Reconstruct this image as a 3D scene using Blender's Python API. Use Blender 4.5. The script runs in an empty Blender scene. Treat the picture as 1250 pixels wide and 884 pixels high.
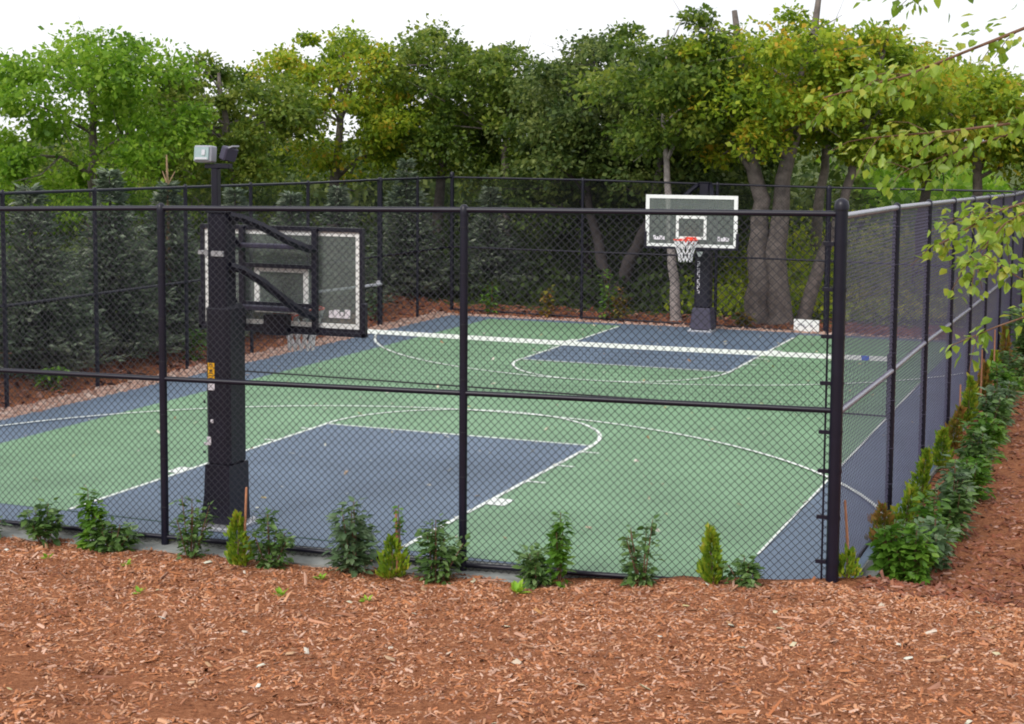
import bpy, math, random
import numpy as np
from mathutils import Vector, Matrix

random.seed(11)
RNG = np.random.default_rng(11)
SC = bpy.context.scene
COL = SC.collection
PI = math.pi

# ------------------------------------------------------------------ helpers
def tag(o, label=None, cat=None, group=None, kind=None):
    if label: o['label'] = label
    if cat: o['category'] = cat
    if group: o['group'] = group
    if kind: o['kind'] = kind
    return o

def empty(name, loc=(0, 0, 0), rz=0.0):
    o = bpy.data.objects.new(name, None)
    COL.objects.link(o)
    o.location = loc
    o.rotation_euler = (0, 0, rz)
    o.empty_display_size = 0.1
    return o

def children(o):
    return [c for c in bpy.data.objects if c.parent is o]

def copy_tree(o, parent=None):
    kids = children(o)
    c = o.copy()
    COL.objects.link(c)
    if parent: c.parent = parent
    for k in kids:
        copy_tree(k, c)
    return c

class MB:
    """collects shapes and links them as one mesh object"""
    def __init__(self):
        self.v = []; self.f = []; self.s = []; self.n = 0
    def add(self, verts, faces, smooth=False):
        verts = np.asarray(verts, float).reshape(-1, 3)
        for f in faces:
            self.f.append([i + self.n for i in f]); self.s.append(smooth)
        self.v.append(verts); self.n += len(verts)
    def box(self, c, size, rot=None, taper=1.0, bevel=0.0):
        sx, sy, sz = [s / 2 for s in size]
        if bevel > 0:
            b = min(bevel, sx * .9, sy * .9, sz * .9)
            pts = []
            for z in (-sz, -sz + b, sz - b, sz):
                k = b if abs(z) == sz else 0
                ring = [(sx - k, sy - b - 0), (sx - b - 0, sy - k), (-sx + b, sy - k), (-sx + k, sy - b),
                        (-sx + k, -sy + b), (-sx + b, -sy + k), (sx - b, -sy + k), (sx - k, -sy + b)]
                t = taper if z > 0 else 1.0
                pts += [(x * t, y * t, z) for x, y in ring]
            fs = [list(range(7, -1, -1)), list(range(24, 32))]
            for r in range(3):
                for i in range(8):
                    j = (i + 1) % 8
                    fs.append([r * 8 + i, r * 8 + j, r * 8 + 8 + j, r * 8 + 8 + i])
        else:
            t = taper
            pts = [(-sx, -sy, -sz), (sx, -sy, -sz), (sx, sy, -sz), (-sx, sy, -sz),
                   (-sx * t, -sy * t, sz), (sx * t, -sy * t, sz), (sx * t, sy * t, sz), (-sx * t, sy * t, sz)]
            fs = [[3, 2, 1, 0], [4, 5, 6, 7], [0, 1, 5, 4], [1, 2, 6, 5], [2, 3, 7, 6], [3, 0, 4, 7]]
        P = np.array(pts, float)
        if rot is not None:
            P = P @ np.array(rot.to_3x3()).T
        self.add(P + np.array(c, float), fs)
    def tube(self, pts, rad, n=8, caps=True, smooth=True):
        P = [Vector(p) for p in pts]
        m = len(P)
        R = rad if isinstance(rad, (list, tuple, np.ndarray)) else [rad] * m
        T = []
        for i in range(m):
            a = P[max(i - 1, 0)]; b = P[min(i + 1, m - 1)]
            T.append((b - a).normalized())
        u = Vector((0, 0, 1)) if abs(T[0].z) < .9 else Vector((1, 0, 0))
        u = (u - T[0] * u.dot(T[0])).normalized()
        V = []
        for i in range(m):
            u = (u - T[i] * u.dot(T[i]))
            u = u.normalized() if u.length > 1e-6 else T[i].orthogonal().normalized()
            w = T[i].cross(u)
            for k in range(n):
                a = 2 * PI * k / n + PI / n
                V.append(P[i] + (u * math.cos(a) + w * math.sin(a)) * R[i])
        F = []
        for i in range(m - 1):
            for k in range(n):
                j = (k + 1) % n
                F.append([i * n + k, i * n + j, (i + 1) * n + j, (i + 1) * n + k])
        self.add([tuple(v) for v in V], F, smooth)
        if caps:
            self.add([tuple(v) for v in V[:n]], [list(range(n - 1, -1, -1))])
            self.add([tuple(v) for v in V[-n:]], [list(range(n))])
    def lathe(self, c, prof, n=12):
        V = []; F = []
        for r, z in prof:
            for k in range(n):
                a = 2 * PI * k / n
                V.append((c[0] + r * math.cos(a), c[1] + r * math.sin(a), c[2] + z))
        for i in range(len(prof) - 1):
            for k in range(n):
                j = (k + 1) % n
                F.append([i * n + k, i * n + j, (i + 1) * n + j, (i + 1) * n + k])
        self.add(V, F, True)
    def torus(self, c, R, r, axis='z', n=28, m=8, a0=0, a1=2 * PI):
        pts = []
        for i in range(n + 1):
            a = a0 + (a1 - a0) * i / n
            if axis == 'z': pts.append((c[0] + R * math.cos(a), c[1] + R * math.sin(a), c[2]))
            elif axis == 'y': pts.append((c[0] + R * math.cos(a), c[1], c[2] + R * math.sin(a)))
        self.tube(pts, r, m, caps=False)
    def build(self, name, mat, parent=None):
        V = np.concatenate(self.v) if self.v else np.zeros((0, 3))
        return link_mesh(name, V, self.f, mat, parent, self.s)

def link_mesh(name, V, F, mat, parent=None, smooth=None):
    me = bpy.data.meshes.new(name)
    me.from_pydata([tuple(v) for v in V], [], F)
    if smooth is not None:
        me.polygons.foreach_set('use_smooth', np.array(smooth, bool))
    me.materials.append(mat)
    me.update()
    o = bpy.data.objects.new(name, me)
    COL.objects.link(o)
    if parent: o.parent = parent
    return o

def link_quads(name, V, nper, faces, mat, parent=None):
    """V: (N*nper,3) - N equal little pieces each with the same face list"""
    N = len(V) // nper
    k = len(faces[0])
    fl = np.array(faces, np.int32)
    idx = (fl[None, :, :] + (np.arange(N, dtype=np.int32) * nper)[:, None, None]).reshape(-1)
    nf = N * len(faces)
    me = bpy.data.meshes.new(name)
    me.vertices.add(len(V)); me.vertices.foreach_set('co', np.ascontiguousarray(V, np.float32).reshape(-1))
    me.loops.add(len(idx)); me.loops.foreach_set('vertex_index', idx)
    me.polygons.add(nf)
    me.polygons.foreach_set('loop_start', np.arange(nf, dtype=np.int32) * k)
    me.polygons.foreach_set('loop_total', np.full(nf, k, np.int32))
    me.materials.append(mat)
    me.update(calc_edges=True)
    o = bpy.data.objects.new(name, me)
    COL.objects.link(o)
    if parent: o.parent = parent
    return o

# ------------------------------------------------------------------ materials
def newmat(name):
    m = bpy.data.materials.new(name); m.use_nodes = True
    nt = m.node_tree
    for n in list(nt.nodes): nt.nodes.remove(n)
    out = nt.nodes.new('ShaderNodeOutputMaterial')
    return m, nt, out

def noise(nt, scale, detail=4, rough=.6, coord='Object', vec=None):
    n = nt.nodes.new('ShaderNodeTexNoise')
    n.inputs['Scale'].default_value = scale; n.inputs['Detail'].default_value = detail
    n.inputs['Roughness'].default_value = rough
    if vec is None:
        tc = nt.nodes.new('ShaderNodeTexCoord'); vec = tc.outputs[coord]
    nt.links.new(vec, n.inputs['Vector'])
    return n

def ramp(nt, src, stops):
    r = nt.nodes.new('ShaderNodeValToRGB')
    e = r.color_ramp.elements
    while len(e) < len(stops): e.new(.5)
    for i, (p, c) in enumerate(stops):
        e[i].position = p; e[i].color = (*c, 1)
    nt.links.new(src, r.inputs['Fac'])
    return r

def paint(name, col, rough=.5, var=.12, scale=6, bump=0.0, bscale=60, metallic=0, spec=.5, coord='Object'):
    m, nt, out = newmat(name)
    b = nt.nodes.new('ShaderNodeBsdfPrincipled')
    n = noise(nt, scale, coord=coord)
    lo = tuple(c * (1 - var) for c in col); hi = tuple(min(1, c * (1 + var)) for c in col)
    r = ramp(nt, n.outputs['Fac'], [(.3, lo), (.7, hi)])
    nt.links.new(r.outputs['Color'], b.inputs['Base Color'])
    b.inputs['Roughness'].default_value = rough
    b.inputs['Metallic'].default_value = metallic
    b.inputs['Specular IOR Level'].default_value = spec
    if bump:
        n2 = noise(nt, bscale, 3, coord=coord)
        bp = nt.nodes.new('ShaderNodeBump'); bp.inputs['Strength'].default_value = bump; bp.inputs['Distance'].default_value = .01
        nt.links.new(n2.outputs['Fac'], bp.inputs['Height']); nt.links.new(bp.outputs['Normal'], b.inputs['Normal'])
    nt.links.new(b.outputs['BSDF'], out.inputs['Surface'])
    return m

def leafmat(name, cols, trans=.35, nscale=.9, rough=.55, spec=.3, objvar=.0):
    """cols: 3 real leaf colours; per-leaf and per-clump variation"""
    m, nt, out = newmat(name)
    g = nt.nodes.new('ShaderNodeNewGeometry')
    n = noise(nt, nscale, 2)
    mx = nt.nodes.new('ShaderNodeMath'); mx.operation = 'MULTIPLY_ADD'
    nt.links.new(g.outputs['Random Per Island'], mx.inputs[0]); mx.inputs[1].default_value = .55
    sb = nt.nodes.new('ShaderNodeMath'); sb.operation = 'MULTIPLY_ADD'
    nt.links.new(n.outputs['Fac'], sb.inputs[0]); sb.inputs[1].default_value = 1.5; sb.inputs[2].default_value = -.52
    nt.links.new(sb.outputs[0], mx.inputs[2])
    oi = nt.nodes.new('ShaderNodeObjectInfo')
    ov = nt.nodes.new('ShaderNodeMath'); ov.operation = 'MULTIPLY_ADD'
    nt.links.new(oi.outputs['Random'], ov.inputs[0]); ov.inputs[1].default_value = objvar
    nt.links.new(mx.outputs[0], ov.inputs[2])
    k = len(cols)
    r = ramp(nt, ov.outputs[0], [(.1 + .8 * i / (k - 1), c) for i, c in enumerate(cols)])
    b = nt.nodes.new('ShaderNodeBsdfPrincipled'); b.inputs['Roughness'].default_value = rough
    b.inputs['Specular IOR Level'].default_value = spec
    nt.links.new(r.outputs['Color'], b.inputs['Base Color'])
    t = nt.nodes.new('ShaderNodeBsdfTranslucent')
    hs = nt.nodes.new('ShaderNodeHueSaturation'); hs.inputs['Value'].default_value = 1.5; hs.inputs['Hue'].default_value = .505
    nt.links.new(r.outputs['Color'], hs.inputs['Color']); nt.links.new(hs.outputs['Color'], t.inputs['Color'])
    mix = nt.nodes.new('ShaderNodeMixShader'); mix.inputs[0].default_value = trans
    nt.links.new(b.outputs[0], mix.inputs[1]); nt.links.new(t.outputs[0], mix.inputs[2])
    nt.links.new(mix.outputs[0], out.inputs['Surface'])
    return m

def islandmat(name, cols, rough=.85, damp=0.0):
    m, nt, out = newmat(name)
    g = nt.nodes.new('ShaderNodeNewGeometry')
    k = len(cols)
    r = ramp(nt, g.outputs['Random Per Island'], [(i / (k - 1), c) for i, c in enumerate(cols)])
    b = nt.nodes.new('ShaderNodeBsdfPrincipled'); b.inputs['Roughness'].default_value = rough
    b.inputs['Specular IOR Level'].default_value = .25
    src = r.outputs['Color']
    if damp:
        n = noise(nt, 1.7, 5, .7)
        d = ramp(nt, n.outputs['Fac'], [(.32, (1 - damp, 1 - damp * 1.1, 1 - damp * 1.1)), (.55, (1, 1, 1))])
        mx = nt.nodes.new('ShaderNodeMix'); mx.data_type = 'RGBA'; mx.blend_type = 'MULTIPLY'; mx.inputs['Factor'].default_value = 1
        nt.links.new(src, mx.inputs['A']); nt.links.new(d.outputs['Color'], mx.inputs['B']); src = mx.outputs['Result']
    nt.links.new(src, b.inputs['Base Color'])
    nt.links.new(b.outputs[0], out.inputs['Surface'])
    return m

def courtpaint(name, col, worn):
    """acrylic sports surface: faint scuffs, dust patches, fine grain"""
    m, nt, out = newmat(name)
    tc = nt.nodes.new('ShaderNodeTexCoord')
    b = nt.nodes.new('ShaderNodeBsdfPrincipled')
    n = noise(nt, .8, 6, .65, vec=tc.outputs['Object'])
    r = ramp(nt, n.outputs['Fac'], [(.3, tuple(c * .80 for c in col)), (.55, col), (.8, tuple(min(1, c * 1.15 + .012) for c in col))])
    n2 = noise(nt, 16, 4, .7, vec=tc.outputs['Object'])
    r2 = ramp(nt, n2.outputs['Fac'], [(.62, (0, 0, 0)), (.8, (1, 1, 1))])
    mx = nt.nodes.new('ShaderNodeMix'); mx.data_type = 'RGBA'
    mm = nt.nodes.new('ShaderNodeMath'); mm.operation = 'MULTIPLY'; mm.inputs[1].default_value = worn
    nt.links.new(r2.outputs['Color'], mm.inputs[0]); nt.links.new(mm.outputs[0], mx.inputs['Factor'])
    nt.links.new(r.outputs['Color'], mx.inputs['A']); mx.inputs['B'].default_value = (.5, .52, .48, 1)
    nt.links.new(mx.outputs['Result'], b.inputs['Base Color'])
    b.inputs['Roughness'].default_value = .55; b.inputs['Specular IOR Level'].default_value = .45
    n3 = noise(nt, 220, 2, vec=tc.outputs['Object'])
    bp = nt.nodes.new('ShaderNodeBump'); bp.inputs['Strength'].default_value = .25; bp.inputs['Distance'].default_value = .004
    nt.links.new(n3.outputs['Fac'], bp.inputs['Height']); nt.links.new(bp.outputs['Normal'], b.inputs['Normal'])
    nt.links.new(b.outputs[0], out.inputs['Surface'])
    return m

M = {}
M['vinyl'] = paint('black_vinyl', (.006, .0055, .016), .38, .2, 8, spec=.38)
M['rail_sheen'] = paint('sheen_tinted_vinyl_rail', (.24, .23, .30), .26, .15, 8, spec=.8)  # right fence rails: sky reflection at grazing view painted as a pale base colour
M['wire_sheen'] = paint('sheen_tinted_vinyl_wire', (.085, .074, .145), .34, .15, 8, spec=.7)  # right fence mesh: grazing sheen of black vinyl put into a lighter colour
M['wire'] = paint('black_vinyl_wire', (.008, .0075, .018), .45, .2, 8, spec=.6)
M['steel_black'] = paint('black_powder_coat', (.007, .0065, .016), .4, .2, 8, spec=.35)
M['pad'] = paint('black_vinyl_pad', (.007, .006, .016), .45, .25, 5, .15, 30, spec=.4)
M['boot'] = paint('lit_tone_vinyl_boot', (.038, .034, .066), .5, .2, 5, .15, 30)  # lighter purple puts the light on black boot and braces into the colour
M['white'] = paint('white_paint', (.78, .79, .78), .45, .05, 10)
M['line'] = paint('court_line_paint', (.76, .80, .76), .5, .09, 9)
M['tape'] = paint('white_canvas_tape', (.80, .81, .81), .7, .05, 30, .2, 200)
M['netcord'] = paint('black_net_cord', (.012, .014, .016), .7, .2, 8)
M['orange'] = paint('orange_rim_paint', (.85, .06, .025), .4, .1, 10)
M['hoopnet'] = paint('white_hoop_net', (.75, .74, .76), .8, .08, 20)
M['yellow'] = paint('yellow_label', (.80, .42, .01), .5, .08, 20)
M['labelwhite'] = paint('white_label', (.74, .70, .76), .5, .08, 20)
M['ink'] = paint('label_ink', (.12, .06, .02), .6, .1, 20)
M['greyink'] = paint('grey_ink', (.33, .32, .36), .6, .1, 20)
M['alu'] = paint('brushed_aluminium', (.55, .56, .60), .35, .1, 12, metallic=.6)
M['lightbody'] = paint('grey_floodlight_housing', (.30, .31, .36), .45, .1, 10)
M['lens'] = paint('floodlight_lens', (.27, .38, .39), .2, .12, 12, spec=.8)
M['bluetab'] = paint('blue_clip', (.04, .13, .60), .5, .1, 10)
M['greyrail'] = paint('pale_grey_rail', (.50, .50, .55), .4, .1, 10)
M['concrete'] = paint('concrete_edge', (.25, .26, .25), .85, .2, 9, .3, 80)
M['green'] = courtpaint('green_court_coating', (.180, .322, .186), .18)
M['blue'] = courtpaint('blue_court_coating', (.118, .165, .235), .20)
M['bark'] = paint('brown_bark', (.15, .125, .115), .9, .45, 7, .8, 22)
M['barkpale'] = paint('pale_grey_bark', (.33, .29, .28), .9, .35, 8, .7, 25)
M['barkdark'] = paint('dark_bark', (.055, .045, .045), .9, .4, 7, .8, 22)
M['twig'] = paint('reddish_twig', (.16, .085, .05), .8, .25, 10)
M['stake'] = paint('bamboo_stake', (.42, .19, .10), .7, .2, 14)
M['deadtwig'] = paint('bare_tan_leader', (.33, .22, .13), .85, .25, 12)
M['chips'] = islandmat('bark_chips', [(.36, .135, .055), (.52, .215, .095), (.15, .052, .028), (.62, .34, .20), (.45, .165, .068), (.68, .45, .34), (.28, .095, .045), (.54, .225, .10)], damp=.42)
M['chips_damp'] = islandmat('damp_red_bark_chips', [(.20, .06, .032), (.30, .10, .05), (.09, .03, .02), (.36, .15, .085), (.25, .075, .038), (.48, .27, .20), (.16, .05, .03)], damp=.45)
M['stones'] = islandmat('pink_edging_stones', [(.42, .26, .20), (.50, .34, .28), (.28, .16, .12), (.55, .42, .36)])
M['deadleaf'] = islandmat('fallen_leaf', [(.62, .60, .50), (.50, .40, .18), (.68, .68, .62), (.45, .22, .08), (.60, .58, .5)])
M['weedleaf'] = leafmat('fresh_weed_leaf', [(.16, .34, .03), (.26, .46, .04), (.36, .50, .05)], .35, 8)
M['shrub'] = leafmat('dark_green_shrub_leaf', [(.028, .066, .014), (.06, .13, .024), (.125, .22, .055), (.23, .34, .14)], .25, 3.0, .48, .45)
M['shrubpale'] = leafmat('pale_green_shrub_leaf', [(.06, .11, .05), (.12, .20, .09), (.20, .28, .15)], .25, 3.0, .45, .5)
M['shrubbright'] = leafmat('bright_green_shrub_leaf', [(.05, .13, .012), (.11, .24, .025), (.21, .36, .05)], .32, 3.0, .45, .4)
M['arbor'] = leafmat('golden_green_arborvitae', [(.07, .14, .012), (.15, .26, .018), (.27, .36, .025), (.38, .30, .04)], .25, 5.0, .6)
M['arborbrown'] = leafmat('browned_arborvitae', [(.10, .12, .012), (.17, .17, .02), (.28, .16, .035), (.30, .12, .04)], .2, 5.0, .6)
M['spruce'] = leafmat('blue_green_spruce_needles', [(.055, .088, .055), (.11, .155, .10), (.19, .24, .165), (.34, .37, .28)], .2, 1.9, .6)
M['leaf_bright'] = leafmat('bright_green_leaves', [(.055, .13, .010), (.12, .24, .016), (.20, .34, .025), (.30, .42, .05)], .42, .8, objvar=.1)
M['leaf_olive'] = leafmat('olive_green_leaves', [(.035, .068, .010), (.07, .125, .015), (.13, .195, .022), (.24, .28, .04)], .36, .8, objvar=.12)
M['leaf_dark'] = leafmat('dark_green_leaves', [(.020, .042, .010), (.042, .078, .015), (.085, .13, .025), (.17, .21, .05)], .28, .8, objvar=.12)
M['leaf_yellow'] = leafmat('yellow_green_autumn_leaves', [(.065, .12, .012), (.13, .21, .016), (.21, .31, .02), (.30, .38, .028), (.38, .40, .03), (.48, .30, .03)], .42, 1.1)
M['leaf_near'] = leafmat('lime_green_maple_leaves', [(.10, .18, .015), (.19, .31, .03), (.30, .42, .05), (.40, .42, .06)], .42, 4.0, .4, .5)
M['under'] = leafmat('sunlit_tone_undergrowth', [(.13, .20, .015), (.25, .34, .02), (.40, .46, .03), (.52, .48, .05)], .42, .45)  # leaf colours brightened so the growth looks sunlit beneath the crowns
M['underdark'] = leafmat('shade_tone_undergrowth', [(.020, .036, .010), (.04, .07, .016), (.08, .12, .025)], .25, .5)  # leaf colours darkened to stand in for the shade under the trees

def glassmat():
    m, nt, out = newmat('reflection_tinted_acrylic')
    t = nt.nodes.new('ShaderNodeBsdfTransparent'); t.inputs[0].default_value = (.80, .84, .82, 1)
    b = nt.nodes.new('ShaderNodeBsdfPrincipled'); b.inputs['Roughness'].default_value = .12
    n = noise(nt, 3, 3)
    r = ramp(nt, n.outputs['Fac'], [(.3, (.27, .30, .29)), (.7, (.33, .36, .35))])  # pale grey film stands in for reflections in the board
    nt.links.new(r.outputs['Color'], b.inputs['Base Color'])
    mix = nt.nodes.new('ShaderNodeMixShader'); mix.inputs[0].default_value = .29
    nt.links.new(t.outputs[0], mix.inputs[1]); nt.links.new(b.outputs[0], mix.inputs[2])
    nt.links.new(mix.outputs[0], out.inputs['Surface'])
    return m
M['glass'] = glassmat()

def groundmat(name, stops, scale, bump):
    m, nt, out = newmat(name)
    tc = nt.nodes.new('ShaderNodeTexCoord')
    b = nt.nodes.new('ShaderNodeBsdfPrincipled'); b.inputs['Roughness'].default_value = .95
    b.inputs['Specular IOR Level'].default_value = .15
    n = noise(nt, scale, 8, .75, vec=tc.outputs['Object'])
    r = ramp(nt, n.outputs['Fac'], stops)
    nt.links.new(r.outputs['Color'], b.inputs['Base Color'])
    n2 = noise(nt, scale * 3, 6, .7, vec=tc.outputs['Object'])
    bp = nt.nodes.new('ShaderNodeBump'); bp.inputs['Strength'].default_value = .9; bp.inputs['Distance'].default_value = bump
    nt.links.new(n2.outputs['Fac'], bp.inputs['Height']); nt.links.new(bp.outputs['Normal'], b.inputs['Normal'])
    nt.links.new(b.outputs[0], out.inputs['Surface'])
    return m
M['mulch'] = groundmat('shredded_bark_mulch', [(.3, (.09, .033, .02)), (.44, (.26, .095, .043)), (.57, (.40, .16, .075)), (.72, (.52, .28, .17))], 26, .03)
M['soil'] = groundmat('woodland_soil_and_grass', [(.3, (.025, .035, .012)), (.5, (.06, .085, .02)), (.7, (.11, .15, .03))], 2.2, .06)

# ------------------------------------------------------------------ ground
AN = .1043                      # near fence runs y = AN * x, x <= 0
def smooth(a, b, x):
    t = np.clip((x - a) / (b - a), 0, 1); return t * t * (3 - 2 * t)
def zground(x, y):
    """height of the planted ground outside the court"""
    x = np.asarray(x, float); y = np.asarray(y, float)
    yf = np.where(x < 0, AN * x, 0)
    d = yf - y                                   # metres in front of the near fence
    base = -.11 + .20 * smooth(-3.0, 0.2, x)
    front = base + .055 * np.clip(d, 0, None) + .10 * smooth(2.0, 9.0, d)
    side = -.085 + .012 * np.clip(y - 3, 0, None) + .05 * np.clip(x - .9, 0, None)
    side = np.minimum(side, .35)
    k = smooth(-.75, -.15, d)
    z = side * (1 - k) + front * k
    far = smooth(16.5, 18.5, y)
    zb = -.05 + .012 * np.clip(y - 20, 0, None)
    zl = -.07 + .10 * np.clip(-12.2 - x, 0, 3.0)
    z = np.where(x < -11.4, np.maximum(zl, front * (d > 0) - 9 * (d <= 0)), z)
    z = z * (1 - far) + (zb + np.where(x < -12, .10 * np.clip(-12.2 - x, 0, 3), 0)) * far
    return z

def grid_sheet(name, xs, ys, zf, mat, inside=None):
    X, Y = np.meshgrid(xs, ys)
    Z = zf(X, Y)
    V = np.stack([X, Y, Z], -1).reshape(-1, 3)
    nx = len(xs); F = []
    for j in range(len(ys) - 1):
        for i in range(nx - 1):
            if inside is None or inside((xs[i] + xs[i + 1]) / 2, (ys[j] + ys[j + 1]) / 2):
                F.append([j * nx + i, j * nx + i + 1, (j + 1) * nx + i + 1, (j + 1) * nx + i])
    return link_mesh(name, V, F, mat, None, [True] * len(F))

def axis(*seg):
    out = []
    for a, b, s in seg: out += list(np.arange(a, b, s))
    return np.array(out + [seg[-1][1]])

# one sheet from the mound at the camera to the horizon
def z_all(x, y):
    z = zground(x, y)
    incourt = (x > -11.45) & (x < .05) & (y > np.where(x < 0, AN * x, 0) + .1) & (y < 18.0)
    rough = .012 * np.sin(x * 5.1 + 2 * np.sin(y * 3.3)) * np.sin(y * 4.7 + x) + .012 * np.sin(x * 9.7 + 1.3 * np.sin(y * 7)) * np.sin(y * 11 + 2 * np.sin(x * 3))
    return np.where(incourt, -.35, z + rough)
gx = axis((-400, -60, 40), (-60, -20, 4), (-20, -12.6, .6), (-12.6, 3, .16), (3, 12, 1), (12, 400, 40))
gy = axis((-60, -14, 4), (-14, -4, .6), (-4, 1.5, .12), (1.5, 20, .4), (20, 60, 4), (60, 600, 60))
g = grid_sheet('ground', gx, gy, z_all, M['soil'], lambda x, y: not (-16 < x < 8 and -12 < y < 21))
tag(g, kind='structure')
g = grid_sheet('mulch_bed', gx, gy, z_all, M['mulch'], lambda x, y: (-16 < x < 8 and -12 < y < 21))
tag(g, kind='structure')

# ------------------------------------------------------------------ court
def sheet(name, poly, z, mat, parent=None):
    return link_mesh(name, [(x, y, z) for x, y in poly], [list(range(len(poly)))], mat, parent)

# slab
slab = MB()
foot = [(-11.62, -1.18), (-.02, .03), (.10, .03), (.26, 10.0), (.40, 18.02), (-11.62, 18.10)]
n = len(foot)
slab.add([(x, y, -.012) for x, y in foot] + [(x, y, -.5) for x, y in foot],
         [list(range(n))] + [[i + n, (i + 1) % n + n, (i + 1) % n, i] for i in range(n)])
foot = [(-12.3, -1.52), (0.0, -.22), (.20, -.20), (.36, 10.0), (.46, 17.6), (.30, 17.6), (.262, 10.0), (.102, .028), (-.02, .026), (-12.3, -1.255)]
n = len(foot)
for i in range(4):
    q = [foot[i], foot[i + 1], foot[n - 2 - i], foot[n - 1 - i]]
    slab.add([(x, y, -.082) for x, y in q] + [(x, y, -.5) for x, y in q], [[0, 1, 2, 3], [4, 5, 1, 0]])
court = slab.build('court', M['concrete']); tag(court, kind='structure')
sheet('border_surface', [(-11.53, -1.15), (-.02, .05), (.09, .05), (.22, 9.0), (.34, 17.90), (-11.53, 17.90)], -.004, M['blue'], court)
GX0, GX1, GY0, GY1 = -10.43, -.82, -.02, 17.50
sheet('play_surface', [(GX0, -.20), (GX1, -.20), (GX1, GY1), (GX0, GY1)], 0.0, M['green'], court)
KX, KW = -5.652, 1.83
NB, FB = 5.06, 11.90
sheet('near_key_surface', [(KX - KW, -.195), (KX + KW, -.195), (KX + KW, NB), (KX - KW, NB)], .004, M['blue'], court)
sheet('far_key_surface', [(KX - KW, FB), (KX + KW, FB), (KX + KW, GY1 + .005), (KX - KW, GY1 + .005)], .004, M['blue'], court)

LW = .05
lines = MB(); LZ = [.008]
def lrect(x0, x1, y0, y1, z=.008):
    lines.add([(x0, y0, z), (x1, y0, z), (x1, y1, z), (x0, y1, z)], [[0, 1, 2, 3]])
def larc(cx, cy, R, a0, a1, w, z, n=64):
    V = []; F = []
    for i in range(n + 1):
        a = a0 + (a1 - a0) * i / n
        for r in (R - w / 2, R + w / 2): V.append((cx + r * math.cos(a), cy + r * math.sin(a), z))
    for i in range(n): F.append([2 * i, 2 * i + 1, 2 * i + 3, 2 * i + 2])
    lines.add(V, F)
# near half
lrect(KX - KW - LW / 2, KX - KW + LW / 2, -.16, NB + LW / 2)
lrect(KX + KW - LW / 2, KX + KW + LW / 2, -.14, NB + LW / 2)
lrect(KX - KW + LW / 2, KX + KW - LW / 2, NB - LW / 2, NB + LW / 2)
larc(KX, NB, KW, 0, PI, LW, .012)
larc(KX, .76, 6.03, math.radians(16), math.radians(161), LW, .016, 110)
# far half
lrect(KX - KW - LW / 2, KX - KW + LW / 2, FB - LW / 2, 17.28)
lrect(KX + KW - LW / 2, KX + KW + LW / 2, FB - LW / 2, 16.95)
lrect(KX - KW + LW / 2, KX + KW - LW / 2, FB - LW / 2, FB + LW / 2)
larc(KX, FB, KW, PI, 2 * PI, LW, .012)
larc(KX, 16.10, 6.04, math.radians(180 + 14), math.radians(360 - 8), LW, .016, 110)
# thin sideline where the green meets the blue
lrect(GX1 - .012, GX1 + .012, .9, 12.0)
# rebounding blocks and lane marks
for y, l, w in ((1.85, .30, .20), (2.88, .05, .20), (3.80, .05, .20), (4.66, .05, .20)):
    lrect(KX + KW + LW / 2, KX + KW + LW / 2 + w, y - l / 2, y + l / 2)
    lrect(KX - KW - LW / 2 - w * .7, KX - KW - LW / 2, y - l / 2, y + l / 2)
for y, l, w in ((14.75, .30, .20), (13.7, .05, .20), (12.9, .05, .20)):
    lrect(KX + KW + LW / 2, KX + KW + LW / 2 + w, y - l / 2, y + l / 2)
    lrect(KX - KW - LW / 2 - w * .7, KX - KW - LW / 2, y - l / 2, y + l / 2)
lines.build('painted_lines', M['line'], court)

# edging stones between court and left fence / far fence
def bits(n, px, py, size, zf, flat=.5, elong=(1, 1.6)):
    """n little irregular six-sided lumps"""
    base = np.array([(-1, -.7, 0), (1, -.8, 0), (.8, .8, 0), (-.9, .75, 0), (-.7, -.5, 1), (.6, -.6, 1), (.55, .5, 1), (-.6, .6, 1)], float)
    x, y = px, py
    s = size[0] + (size[1] - size[0]) * RNG.random(n) ** 1.8
    e = elong[0] + (elong[1] - elong[0]) * RNG.random(n)
    P = np.repeat(base[None], n, 0) + RNG.normal(0, .14, (n, 8, 3))
    P[:, :, 0] *= (s * e)[:, None] / 2; P[:, :, 1] *= s[:, None] / 2; P[:, :, 2] *= (s * flat)[:, None]
    a = RNG.random(n) * 2 * PI; tx = RNG.normal(0, .35, n); ty = RNG.normal(0, .3, n)
    P[:, :, 2] += P[:, :, 0] * tx[:, None] + P[:, :, 1] * ty[:, None]
    X = P[:, :, 0] * np.cos(a)[:, None] - P[:, :, 1] * np.sin(a)[:, None]
    Y = P[:, :, 0] * np.sin(a)[:, None] + P[:, :, 1] * np.cos(a)[:, None]
    z = zf(x, y)
    return np.stack([X + x[:, None], Y + y[:, None], P[:, :, 2] + z[:, None]], -1).reshape(-1, 3)
BITF = [[4, 5, 6, 7], [0, 1, 5, 4], [1, 2, 6, 5], [2, 3, 7, 6], [3, 0, 4, 7]]
n = 4200
V1 = bits(n, RNG.uniform(-12.0, -11.5, n), RNG.uniform(-1, 18.2, n), (.03, .085), lambda x, y: -.03 + 0 * x, .6)
n = 1500
V2 = bits(n, RNG.uniform(-11.6, .2, n), RNG.uniform(17.86, 18.1, n), (.03, .07), lambda x, y: -.02 + 0 * x, .6)
o = link_quads('edging_stones', np.concatenate([V1, V2]), 8, BITF, M['stones'])
tag(o, 'strip of small pinkish stones edging the court along the fences', 'stones', kind='stuff')

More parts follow.
